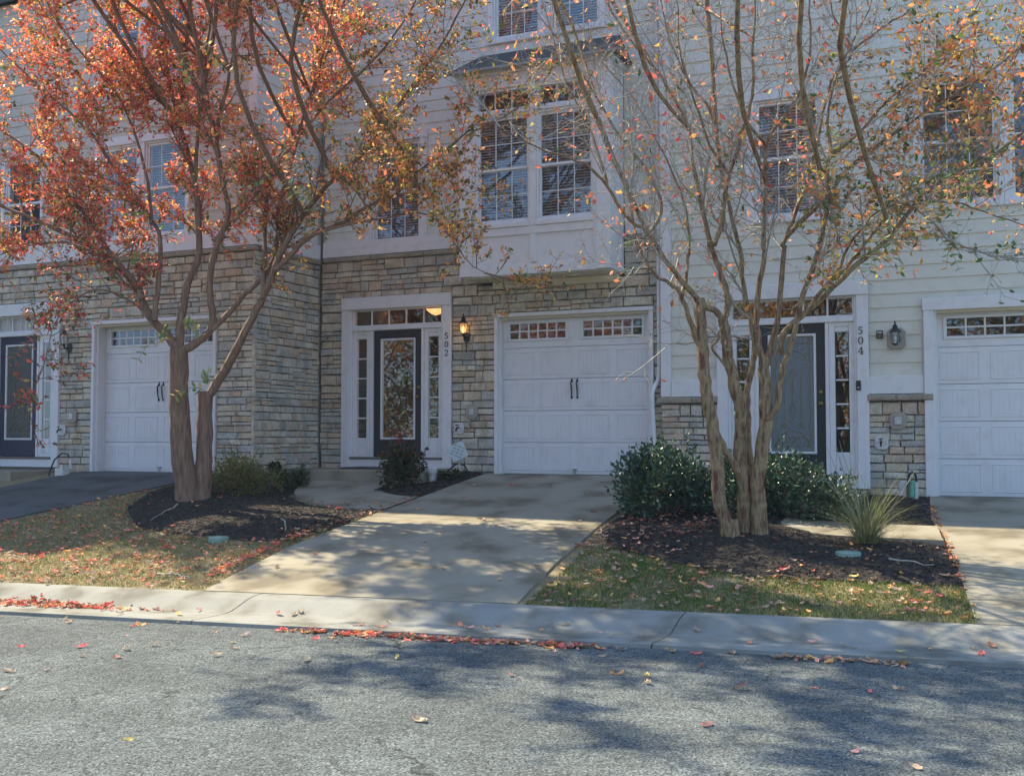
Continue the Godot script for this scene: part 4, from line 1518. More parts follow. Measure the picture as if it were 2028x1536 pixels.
func limb(T: Growth, raw: Array, dens: float, pal: int, trunk: bool, bare := 0.28) -> void:
	var pts := []
	var rad := []
	var n := raw.size() / 4
	var src := []
	for i in n:
		src.append([Vector3(raw[i * 4], raw[i * 4 + 1], raw[i * 4 + 2]), raw[i * 4 + 3]])
	# a smooth curve through the joints
	for i in n - 1:
		var p0: Vector3 = src[maxi(i - 1, 0)][0]
		var p1: Vector3 = src[i][0]
		var p2: Vector3 = src[i + 1][0]
		var p3: Vector3 = src[mini(i + 2, n - 1)][0]
		var steps := 4
		for s in steps:
			var t := float(s) / steps
			pts.append(p1.cubic_interpolate(p2, p0, p3, t) + wild(0.006))
			rad.append(lerpf(src[i][1], src[i + 1][1], t) * rng.randf_range(0.95, 1.06))
	pts.append(src[n - 1][0])
	rad.append(src[n - 1][1])
	T.wood.tube(pts, rad, 12 if trunk else 8, true)
	if trunk or dens <= 0.0:
		return
	# branches along the limb
	var run := 0.0
	var next := rng.randf_range(0.2, 0.5)
	var total := 0.0
	for i in pts.size() - 1:
		total += pts[i].distance_to(pts[i + 1])
	for i in pts.size() - 1:
		run += pts[i].distance_to(pts[i + 1])
		if run < next or run < total * bare:
			continue
		next = run + rng.randf_range(0.16, 0.30)
		var ax: Vector3 = (pts[i + 1] - pts[i]).normalized()
		var out := (ax * 0.8 + wild(0.6) + UP * 0.15).normalized()
		if out.y < -0.1:
			out.y = -out.y * 0.5
		grow(T, pts[i], out, rng.randf_range(0.55, 1.15), clampf(rad[i] * 0.45, 0.006, 0.016), 0, dens, pal)
	grow(T, pts[-1], (pts[-1] - pts[-3]).normalized(), 0.9, 0.012, 0, dens, pal)


# a drooping shoot with leaves in pairs; every leaf is a part
func shoot(T: Growth, tree: Node3D, p: Vector3, d: Vector3, length: float, pairs: int, tones: Array, size: float, mesh: Mesh) -> void:
	var path := [p]
	var q := p
	for i in 6:
		d = (d + Vector3(0, -0.22, 0) + wild(0.05)).normalized()
		q += d * length / 6
		path.append(q)
	T.twigs.tube(path, [0.005, 0.0045, 0.004, 0.0035, 0.003, 0.0025, 0.002], 4)
	for k in pairs:
		var f := (k + 0.6) / pairs * 6.0
		var i := mini(int(f), 5)
		var a: Vector3 = path[i].lerp(path[i + 1], f - i)
		var ax: Vector3 = (path[i + 1] - path[i]).normalized()
		var side := ax.cross(Vector3(0.3, 0.2, 1)).normalized().rotated(ax, rng.randf_range(-0.6, 0.6))
		for s in [-1.0, 1.0]:
			var o := put("leaf", mesh, M["leaf_" + tones[rng.randi() % tones.size()]], tree)
			o.transform = Transform3D(turned(ax * 0.45 + side * s + wild(0.15), rng.randf_range(-0.6, 0.6)) * (size * rng.randf_range(0.75, 1.15)), a)


# the foot of a stem: it runs on into the soil and spreads a little
func root_flare(T: Growth, raw: Array, r: float) -> void:
	var p := Vector3(raw[0], raw[1], raw[2])
	var q := Vector3(raw[4], raw[5], raw[6])
	T.wood.tube([q, p, p + (p - q) * 0.6 - UP * 0.15], [r * 0.98, r * 1.12, r * 1.25], 12)
	for k in 6:
		var a := TAU * (k + rng.randf_range(-0.25, 0.25)) / 6
		var o := Vector3(cos(a), 0, sin(a)) * r
		T.wood.tube([p + UP * 0.30 + o * 0.45, p + UP * 0.16 + o * 0.62, p + UP * 0.06 + o * 0.95, p + o * 1.5 - UP * 0.03, p + o * 2.1 - UP * 0.12], [r * 0.52, r * 0.55, r * 0.48, r * 0.3, r * 0.12], 7)


func left_tree() -> void:
	rng.seed = 11
	var t := thing("crape_myrtle", "crape myrtle with two brown trunks and dense red orange leaves before the forward house", "tree")
	var T := Growth.new()
	T.leaf_size = 0.060
	T.twiggy = 1.95
	for l in LEFT_LIMBS:
		limb(T, l.p, l.d * (1.12 if l.c == 0 else 0.98 if l.c == 1 else 0.9), l.c, l.d == 0.0)
	# limbs that lean out over the drive and the street, above the frame
	for q in [[11, 7, [-2.4, 4.8, 4.9, .030, -1.6, 6.4, 5.8, .02, -0.9, 7.6, 6.7, .01], 1.45], [11, 8, [-1.7, 5.0, 4.8, .028, -0.6, 6.3, 5.6, .018, 0.3, 7.2, 6.4, .01], 1.45], [14, 3, [-2.6, 5.6, 4.4, .030, -1.8, 7.0, 5.2, .018, -1.2, 8.0, 6.0, .01], 1.45], [9, 7, [-3.4, 5.4, 4.4, .030, -2.8, 7.0, 5.8, .018, -2.3, 8.0, 7.3, .01], 1.45], [12, 6, [-0.9, 5.4, 5.4, .020, 0.2, 6.5, 6.4, .014, 1.0, 7.4, 7.3, .008], 1.45], [6, 5, [-4.3, 6.2, 3.6, .030, -4.0, 7.8, 3.8, .018, -3.8, 8.8, 4.0, .01], 1.45], [9, 8, [-3.8, 6.0, 4.8, .030, -3.7, 7.0, 6.2, .018, -3.6, 7.7, 7.8, .01], 1.45], [14, 4, [-1.9, 6.2, 5.2, .026, -1.2, 7.1, 6.6, .018, -0.6, 7.7, 8.1, .01], 1.45], [11, 10, [-1.2, 5.9, 5.2, .022, -0.2, 6.8, 6.6, .016, 0.6, 7.2, 8.0, .008], 1.45], [7, 2, [-4.4, 6.8, 3.8, .026, -4.5, 8.0, 4.6, .016, -4.5, 8.8, 5.4, .01], 1.45], [9, 9, [-4.2, 6.6, 5.4, .026, -4.8, 7.3, 6.6, .018, -5.3, 7.7, 7.9, .01], 1.45], [7, 2, [-4.8, 6.6, 4.8, .026, -5.2, 7.6, 5.8, .018, -5.8, 8.2, 6.8, .01], 1.45], [14, 4, [-2.6, 6.4, 5.4, .026, -2.2, 7.2, 6.8, .018, -2.0, 7.6, 8.3, .01], 1.45], [6, 5, [-4.8, 6.2, 4.4, .03, -5.0, 7.4, 4.8, .018, -5.2, 8.2, 5.2, .01], 1.45], [9, 8, [-4.0, 6.4, 4.6, .03, -4.2, 7.4, 5.0, .018, -4.4, 8.2, 5.6, .01], 1.45], [6, 6, [-5.2, 6.6, 4.6, .03, -5.6, 7.4, 4.9, .018, -6.0, 8.0, 5.2, .01], 2.0], [7, 2, [-4.6, 7.0, 4.6, .03, -4.4, 7.8, 5.0, .018, -4.2, 8.4, 5.3, .01], 2.0], [5, 4, [-5.6, 6.8, 4.2, .03, -5.8, 7.6, 4.6, .018, -6.0, 8.2, 4.9, .01], 2.0], [7, 1, [-3.6, 6.6, 3.8, .03, -3.4, 7.8, 4.2, .018, -3.2, 8.6, 4.6, .01], 1.45], [9, 9, [-3.3, 6.8, 4.8, .03, -3.0, 7.6, 5.2, .018, -2.8, 8.2, 5.6, .01], 1.45]]:
		limb(T, LEFT_LIMBS[q[0]].p.slice(q[1] * 4, q[1] * 4 + 4) + q[2], q[3], 1, false, 0.5)
	root_flare(T, LEFT_LIMBS[0].p, 0.15)
	root_flare(T, LEFT_LIMBS[1].p, 0.11)
	var g := leaf_mesh(0.1, 0.52)
	for q in [[-4.33, 2.02, 3.95, 0.3, 0.25, 0.3], [-4.2, 1.95, 3.95, -0.3, 0.2, 0.4], [-4.05, 2.05, 3.9, 0.5, 0.3, 0.3], [-3.75, 1.3, 3.85, 0.3, 0.5, 0.3], [-3.78, 1.2, 3.8, -0.3, 0.4, 0.4], [-4.75, 2.95, 4.1, 0.4, 0.4, 0.3], [-4.65, 3.0, 4.15, -0.5, 0.2, 0.4], [-4.5, 3.5, 4.1, 0.3, 0.3, 0.5], [-2.15, 3.75, 4.3, 0.5, 0.0, 0.3], [-2.3, 3.8, 4.3, -0.4, 0.1, 0.4], [-1.9, 3.6, 4.4, 0.5, -0.1, 0.2]]:
		shoot(T, t, Vector3(q[0], q[1], q[2]), Vector3(q[3], q[4], q[5]), rng.randf_range(0.4, 0.65), 6, ["green", "green", "olive", "gold"], 0.105, g)
	for q in [[-3.38, 5.36, 4.85, 0.6, -0.1, 0.1], [-3.09, 5.46, 4.72, 0.6, -0.1, 0.2], [-2.81, 5.22, 4.58, 0.6, 0.0, 0.1]]:
		shoot(T, t, Vector3(q[0], q[1], q[2]), Vector3(q[3], q[4], q[5]), 0.5, 5, ["gold", "olive", "orange"], 0.12, g)
	for q in [[-1.74, 4.85, 4.07, 0.5, 0.0, 0.1], [-1.05, 5.1, 3.77, 0.5, -0.1, 0.2], [-2.21, 3.98, 4.25, 0.4, 0.1, 0.2], [-2.6, 4.2, 4.2, -0.4, 0.1, 0.2]]:
		shoot(T, t, Vector3(q[0], q[1], q[2]), Vector3(q[3], q[4], q[5]), 0.45, 5, ["scarlet", "orange", "green"], 0.10, g)
	for q in [[-5.75, 2.1, 4.5, -0.6, 0.1, 0.2], [-5.8, 2.2, 4.5, 0.1, 0.0, 0.5], [-5.6, 2.3, 4.4, 0.4, 0.1, 0.3], [-5.9, 1.95, 4.55, -0.2, 0.2, 0.3]]:
		shoot(T, t, Vector3(q[0], q[1], q[2]), Vector3(q[3], q[4], q[5]), rng.randf_range(0.45, 0.7), 7, ["red", "rust", "olive", "rust"], 0.095, g)
	build("trunk", T.wood, M.bark_brown, t)
	build("twigs", T.twigs, M.twig_brown, t).set_meta("kind", "stuff")
	scatter("crown", leaf_mesh(0.12, 0.48), M.leaf, T.leaves, T.tints, t)


func right_tree() -> void:
	rng.seed = 12
	var t := thing("crape_myrtle", "many stemmed crape myrtle with peeling mottled bark and thin leaves before number 504", "tree")
	var T := Growth.new()
	T.leaf_size = 0.062
	T.twiggy = 2.0
	for l in RIGHT_LIMBS:
		limb(T, l.p, l.d * (0.30 if l.c == 1 else 0.42), l.c, l.d == 0.0)
	for q in [[14, 6, [3.7, 4.0, 5.2, .028, 4.0, 5.4, 6.2, .018, 4.3, 6.5, 7.0, .01], 1.5, 1], [5, 4, [2.3, 3.7, 5.2, .028, 2.0, 5.2, 6.2, .018, 1.7, 6.4, 7.0, .01], 1.3, 1], [8, 6, [2.6, 4.4, 4.6, .026, 2.4, 6.0, 5.4, .016, 2.2, 7.2, 6.2, .01], 1.2, 1], [20, 5, [4.7, 4.0, 5.6, .028, 5.2, 5.2, 6.5, .018, 5.6, 6.2, 7.3, .01], 2.0, 4], [18, 6, [4.2, 4.4, 4.8, .028, 4.6, 5.8, 5.6, .018, 5.0, 6.8, 6.3, .01], 1.8, 4], [12, 9, [3.0, 5.4, 3.6, .028, 3.0, 6.8, 3.7, .016, 3.0, 7.8, 3.8, .01], 0.5, 1], [8, 8, [1.9, 5.6, 3.8, .024, 1.5, 6.6, 4.0, .016, 1.2, 7.4, 4.2, .01], 1.0, 1], [7, 4, [1.5, 5.4, 4.2, .022, 0.8, 6.4, 4.6, .015, 0.4, 7.0, 5.0, .01], 1.0, 1], [9, 5, [2.6, 5.8, 3.2, .024, 2.3, 7.0, 3.0, .016, 2.1, 7.8, 2.9, .01], 1.0, 1]]:
		limb(T, RIGHT_LIMBS[q[0]].p.slice(q[1] * 4, q[1] * 4 + 4) + q[2], q[3], q[4], false, 0.6)
	for i in [0, 4, 13]:
		root_flare(T, RIGHT_LIMBS[i].p, 0.085)
	var g := leaf_mesh(0.1, 0.5)
	for k in 17:
		var x := rng.randf_range(4.35, 5.7)
		var p := Vector3(x, 2.62 + rng.randf_range(-0.12, 0.55), 4.3 + rng.randf_range(-0.5, 0.5))
		shoot(T, t, p, Vector3(rng.randf_range(-0.3, 0.5), -0.25, rng.randf_range(-0.2, 0.4)), rng.randf_range(0.25, 0.5), 6, [["green", "green", "olive"], ["orange", "gold", "green"], ["scarlet", "orange", "olive"]][k % 3], 0.078, g)
	for k in 7:
		shoot(T, t, Vector3(4.0 + rng.randf_range(-0.1, 0.45), 3.55 + rng.randf_range(-0.25, 0.3), 3.9), Vector3(rng.randf_range(-0.2, 0.6), 0.1, 0.3), 0.4, 5, ["green", "olive", "gold"], 0.085, g)
	build("trunk", T.wood, M.bark_mottled, t)
	build("twigs", T.twigs, M.twig_grey, t).set_meta("kind", "stuff")
	scatter("crown", leaf_mesh(0.12, 0.5), M.leaf, T.leaves, T.tints, t)


func across_trees() -> void:
	# trees on the other side of the street, behind the viewer: the glass mirrors them
	rng.seed = 13
	var spots := [[-26.0, 27.0, 7.5, 3], [-20.5, 25.5, 8.0, 4], [-15.5, 27.0, 7.5, 5], [-10.5, 26.0, 7.0, 0], [-5.5, 27.5, 8.0, 5], [0.0, 26.5, 8.0, 4], [6.0, 27.0, 7.5, 2], [11.5, 26.5, 8.0, 5], [-29.0, 32.0, 9.0, 5], [-23.0, 31.5, 9.0, 2], [-18.0, 32.0, 8.5, 5], [-13.0, 31.5, 9.0, 4], [-8.0, 32.0, 9.0, 5], [-2.5, 31.5, 9.0, 3], [3.0, 32.0, 9.0, 5]]
	var names := ["rust red", "orange and olive", "leafy green", "scarlet", "dense green", "golden orange", "amber", "dull green", "tall green back row", "tall amber back row", "broad green back row", "golden back row", "deep green back row", "rusty back row", "shady green back row"]
	var mesh := leaf_mesh(0.15, 0.6)
	for i in spots.size():
		var s: Array = spots[i]
		var t := thing("street_tree", "%s street tree across the road, mirrored in the glass" % names[i], "tree", Vector3(s[0], -1.09, s[1]), "trees across the street")
		var w := MB.new()
		w.tube([Vector3(0, -0.1, 0), Vector3(0.05, 1.2, 0), Vector3(0, 2.8, 0.1), Vector3(0.1, s[2] * 0.8, 0)], [0.2, 0.15, 0.12, 0.03], 8)
		var where := []
		var tints := []
		for k in 40:
			var c: Vector3 = Vector3(rng.randfn() * 1.5, s[2] * rng.randf_range(0.06, 1.0), rng.randfn() * 1.2)
			w.tube([Vector3(0, maxf(1.6, c.y - 1.6), 0.05), c * Vector3(0.5, 1, 0.5) - UP * 0.4, c], [0.06, 0.04, 0.015], 5)
			for j in 170:
				where.append(Transform3D(turned(wild(), rng.randf() * TAU) * rng.randf_range(0.11, 0.2), c + wild(0.5)))
				tints.append(leaf_tone(s[3]))
		build("trunk", w, M.bark_brown, t)
		scatter("crown", mesh, M.leaf, where, tints, t)


func bush(called: String, label: String, at: Vector3, size: Vector3, count: int, leaf: float, tones: Array, m: Material, stems: int, group := "", lumps := 16, droop := 0.0) -> Node3D:
	var t := thing(called, label, "shrub", at, group)
	var w := MB.new()
	var where := []
	var tints := []
	var balls := []
	for k in lumps:
		var d := wild()
		d.y = absf(d.y)
		d = d.normalized() * rng.randf_range(0.45, 0.85)
		balls.append(Vector3(d.x * size.x, size.y * (0.18 + 0.82 * d.y), d.z * size.z))
	for k in stems:
		var e: Vector3 = balls[k % balls.size()]
		var mid := e * 0.5 + Vector3(rng.randfn(), 0, rng.randfn()) * 0.03
		w.tube([Vector3(rng.randfn() * 0.04, -0.06, rng.randfn() * 0.04), mid, e], [0.010, 0.007, 0.003], 5)
	for k in count:
		var b: Vector3 = balls[rng.randi() % balls.size()]
		var off := wild().normalized() * pow(rng.randf(), 0.45) * rng.randf_range(0.24, 0.36) * (size.x + size.y) * 0.62
		var p := b + off
		if p.y < 0.01:
			p.y = rng.randf_range(0.01, 0.08)
		var dir := (off.normalized() * 0.8 + wild(0.5) + UP * (0.25 - droop)).normalized()
		where.append(Transform3D(turned(dir, rng.randf_range(-1.2, 1.2)) * (leaf * rng.randf_range(0.7, 1.25)), p))
		var c: Color = tones[rng.randi() % tones.size()]
		tints.append(c * rng.randf_range(0.7, 1.25))
		if k % 9 == 0:
			w.tube([b * 0.8, p - dir * 0.01, p + dir * leaf * 0.5], [0.004, 0.0025, 0.0015], 3)
	for k in lumps:
		var b: Vector3 = balls[k]
		var d := (b.normalized() + wild(0.35) + UP * 0.5).normalized()
		var reach := (size.x + size.y) * rng.randf_range(0.22, 0.40)
		var path := wobble_path(b, d, reach, 5, 0.09, 0.02)
		w.tube(path, [0.004, 0.0036, 0.003, 0.0026, 0.002, 0.0014], 4)
		for j in 14:
			var f := rng.randf_range(1.5, 5.0)
			var i := mini(int(f), 4)
			var p: Vector3 = path[i].lerp(path[i + 1], f - i)
			where.append(Transform3D(turned((d * 0.4 + wild(0.7) + UP * 0.2).normalized(), rng.randf_range(-1.2, 1.2)) * (leaf * rng.randf_range(0.6, 1.1)), p))
			tints.append(tones[rng.randi() % tones.size()] * rng.randf_range(0.9, 1.5))
	build("stems", w, M.twig_brown, t)
	scatter("foliage", leaf_mesh(0.1, 0.55), m, where, tints, t)
	return t


func make_shrubs() -> void:
	rng.seed = 21
	var holly := [Color(0.03, 0.085, 0.038), Color(0.04, 0.105, 0.05), Color(0.024, 0.065, 0.032), Color(0.065, 0.125, 0.05)]
	bush("holly_shrub", "dark glossy evergreen shrub at the garage corner beside the drive", Vector3(2.28, gy(2.28, 2.95) + 0.04, 2.95), Vector3(0.60, 0.82, 0.55), 6500, 0.058, holly, M.gloss_leaf, 18, "evergreen shrubs under the mottled tree", 26)
	bush("holly_shrub", "dark evergreen shrub before the 504 door, behind the mottled trunks", Vector3(3.65, gy(3.65, 2.35) + 0.04, 2.35), Vector3(0.62, 0.72, 0.5), 5200, 0.055, holly, M.gloss_leaf, 18, "evergreen shrubs under the mottled tree", 24)
	bush("holly_shrub", "evergreen shrub low between the peeling tree and the drive shrub", Vector3(2.98, gy(2.98, 2.6) + 0.04, 2.6), Vector3(0.42, 0.66, 0.4), 2600, 0.055, holly, M.gloss_leaf, 12, "evergreen shrubs under the mottled tree", 14)
	var yellow := [Color(0.30, 0.27, 0.06), Color(0.20, 0.22, 0.05), Color(0.36, 0.28, 0.07), Color(0.15, 0.18, 0.05)]
	bush("spirea_shrub", "yellow green shrub behind the brown trunks by the stone corner", Vector3(-3.98, gy(-3.98, 2.75) + 0.03, 2.75), Vector3(0.60, 0.56, 0.50), 4600, 0.038, yellow, M.leaf, 24, "", 18)
	var low := [Color(0.05, 0.085, 0.02), Color(0.09, 0.10, 0.03), Color(0.04, 0.06, 0.02)]
	bush("low_shrub", "low green trailing shrub between spirea and porch step", Vector3(-3.78, gy(-3.78, 1.85) + 0.02, 1.85), Vector3(0.36, 0.26, 0.36), 1500, 0.04, low, M.leaf, 12, "", 12)
	bush("low_shrub", "small green plant tucked in the corner of the stone walls", Vector3(-4.42, 0.03, 1.36), Vector3(0.13, 0.14, 0.12), 260, 0.05, low, M.leaf, 6, "", 6)
	var nandina := [Color(0.045, 0.075, 0.022), Color(0.07, 0.09, 0.03), Color(0.10, 0.09, 0.03), Color(0.035, 0.06, 0.02), Color(0.20, 0.055, 0.03)]
	var nd := bush("nandina_shrub", "small green nandina with a red tip before the 502 porch step", Vector3(-2.02, gy(-2.02, 1.62) + 0.03, 1.62), Vector3(0.30, 0.62, 0.28), 1700, 0.062, nandina, M.leaf, 16, "", 16, 0.35)
	var tip := []
	var tt := []
	for k in 26:
		tip.append(Transform3D(turned(wild() + UP, rng.randf() * TAU) * 0.055, Vector3(0.02, 0.70, 0.08) + wild(0.045)))
		tt.append(Color(0.42, 0.05, 0.04))
	scatter("red_tip", leaf_mesh(0.1, 0.5), M.leaf, tip, tt, nd)
	bush("low_shrub", "low green ground cover around the little yard sign", Vector3(-1.62, gy(-1.62, 0.9) + 0.01, 0.85), Vector3(0.2, 0.14, 0.34), 700, 0.045, low, M.leaf, 8, "", 10)
	# clump of ornamental grass
	var g := thing("ornamental_grass", "tuft of pale green ornamental grass beside the right hand drive", "grass clump", Vector3(4.62, gy(4.62, 3.35) + 0.05, 3.62))
	var b := MB.new()
	for k in 420:
		var a := rng.randf() * TAU
		var d := Vector3(cos(a), 0, sin(a))
		var lean := pow(rng.randf(), 0.9)
		var len := rng.randf_range(0.4, 0.98)
		var p := d * rng.randf_range(0.0, 0.13)
		var dir := (UP + d * lean * 0.75 + wild(0.08)).normalized()
		var w := rng.randf_range(0.0025, 0.0048)
		var side := d.cross(UP)
		var q := rng.randf()
		b.tint = Color(0.19, 0.22, 0.09) if q < 0.5 else Color(0.36, 0.33, 0.18) if q < 0.82 else Color(0.12, 0.16, 0.06)
		var last := p
		var lw := w
		for s in 6:
			dir = (dir + Vector3(0, -0.11 - 0.14 * lean, 0) + d * 0.06).normalized()
			var np := last + dir * len / 6
			if np.y < 0.0:
				break
			var nw := w * (1.0 - (s + 1) / 6.5)
			b.quad(last - side * lw, last + side * lw, np + side * nw, np - side * nw)
			last = np
			lw = nw
	build("blades", b, M.grass, g)
	var st := MB.new()
	for k in 9:
		var d2 := Vector3(rng.randf_range(-0.5, 0.5), 1, rng.randf_range(-0.3, 0.4)).normalized()
		st.tube(wobble_path(Vector3(rng.randfn() * 0.05, 0, rng.randfn() * 0.05), d2, rng.randf_range(0.8, 1.15), 5, 0.05, -0.05), [0.003, 0.003, 0.0025, 0.002, 0.004, 0.001], 4)
	build("seed_stalks", st, M.twig_grey, g)


func lawn_cover() -> void:
	rng.seed = 31
	var blade := MB.new()
	blade.tri(Vector3(-0.5, 0, 0), Vector3(0.5, 0, 0), Vector3(0.28, 0.55, 0.14))
	blade.tri(Vector3(-0.5, 0, 0), Vector3(0.28, 0.55, 0.14), Vector3(0.05, 1.0, 0.42))
	var mesh := blade.mesh()
	var patch := noise(41, 0.9, 3)
	# [x range, z offset from the kerb, tones, count]
	var fields := [
		{"x": [-6.2, -1.0], "z": 4.6, "n": 80000, "dry": 0.66, "name": "dry tan and green lawn grass left of the middle drive"},
		{"x": [1.8, 5.8], "z": 2.2, "n": 60000, "dry": 0.26, "name": "green lawn grass between the two drives"}]
	for f in fields:
		var where := []
		var tints := []
		for k in f.n:
			var x := rng.randf_range(f.x[0], f.x[1])
			var z: float = kz(x) - 0.01 - rng.randf() * f.z
			if in_bed(x, z) or on_drive(x, z):
				continue
			var q := patch.get_noise_2d(x, z)
			if rng.randf() < smoothstep(0.05, 0.55, q) * 0.85:
				continue
			var h := rng.randf_range(0.018, 0.05)
			var bs := Basis(UP, rng.randf() * TAU) * Basis(Vector3(1, 0, 0), rng.randf_range(-0.2, 0.75))
			where.append(Transform3D(bs.scaled_local(Vector3(0.0055, h, h)), Vector3(x, soil_y(x, z) - 0.014, z)))
			var dry: float = f.dry + patch.get_noise_2d(x * 2.3 + 50, z * 2.3) * 0.5
			if rng.randf() < dry:
				tints.append(Color(0.50, 0.41, 0.20) * rng.randf_range(0.7, 1.15))
			else:
				tints.append(Color(0.13, 0.18, 0.035) * rng.randf_range(0.7, 1.3))
		var o := scatter("grass", mesh, M.grass, where, tints, self)
		o.set_meta("label", f.name)
		o.set_meta("category", "grass")
	# shredded bark on the beds
	var chip := MB.new()
	chip.box(Vector3(-0.5, 0, -0.5), Vector3(0.5, 0.5, 0.5))
	var where := []
	var tints := []
	for bed in [[bed_left, 15000], [bed_porch, 2500], [bed_right, 16000]]:
		var lo: Vector2 = bed[0][0]
		var hi := lo
		for p in bed[0]:
			lo = lo.min(p)
			hi = hi.max(p)
		for k in bed[1]:
			var x := rng.randf_range(lo.x, hi.x)
			var z := rng.randf_range(lo.y, hi.y)
			if not Geometry2D.is_point_in_polygon(Vector2(x, z), bed[0]) or on_drive(x, z):
				continue
			x += rng.randfn() * 0.05
			z += rng.randfn() * 0.05
			if z < 0.1 or (on_drive(x, z) and rng.randf() < 0.8):
				continue
			var bs := Basis(UP, rng.randf() * TAU) * Basis(Vector3(1, 0, 0), rng.randf_range(-0.5, 0.5))
			where.append(Transform3D(bs.scaled_local(Vector3(rng.randf_range(0.006, 0.016), rng.randf_range(0.006, 0.012), rng.randf_range(0.02, 0.06))), Vector3(x, lie_at(x, z) - 0.012, z)))
			var c := rng.randf_range(0.5, 1.3)
			tints.append(Color(0.042, 0.030, 0.024) * c if rng.randf() < 0.94 else Color(0.16, 0.12, 0.085) * c)
	var m := scatter("mulch_chips", chip.mesh(), M.chips, where, tints, self)
	m.set_meta("label", "dark shredded bark mulch covering the planting beds")
	m.set_meta("category", "mulch")


func on_drive(x: float, z: float) -> bool:
	if z > kz(x) - 0.005:
		return true
	if x > -1.36 and x < lerpf(1.55, 2.1, clampf((z - 0.7) / 5.8, 0, 1)):
		return z < 5.2 or x > lerpf(-1.32, -1.0, clampf((z - 5.2) / 2.0, 0, 1))
	if x > lerpf(4.98, 5.8, clampf(z / 6.3, 0, 1)):
		return true
	if x < lerpf(-5.24, -6.0, clampf((z - 1.6) / 6.2, 0, 1)):
		return true
	if x > 3.6 and x < 5.3 and z > 2.55 and z < 3.3:
		return true
	return false


func kerb_y(x: float, z: float) -> float:
	var prof := [[0.0, -0.882], [0.10, -0.886], [0.22, -0.905], [0.36, -0.952], [0.46, -0.982], [0.54, -0.992], [0.75, -0.990], [0.965, -0.984], [0.99, -1.02]]
	var d := z - kz(x)
	for i in prof.size() - 1:
		if d <= prof[i + 1][0]:
			return lerpf(prof[i][1], prof[i + 1][1], clampf((d - prof[i][0]) / (prof[i + 1][0] - prof[i][0]), 0, 1))
	return -1.02


func lie_at(x: float, z: float) -> float:
	var d := z - kz(x)
	if d > -0.005:
		return kerb_y(x, z)
	if on_drive(x, z):
		return gy(x, z) + 0.014
	if in_bed(x, z):
		return mound(x, z) + 0.012
	return soil_y(x, z) + 0.012


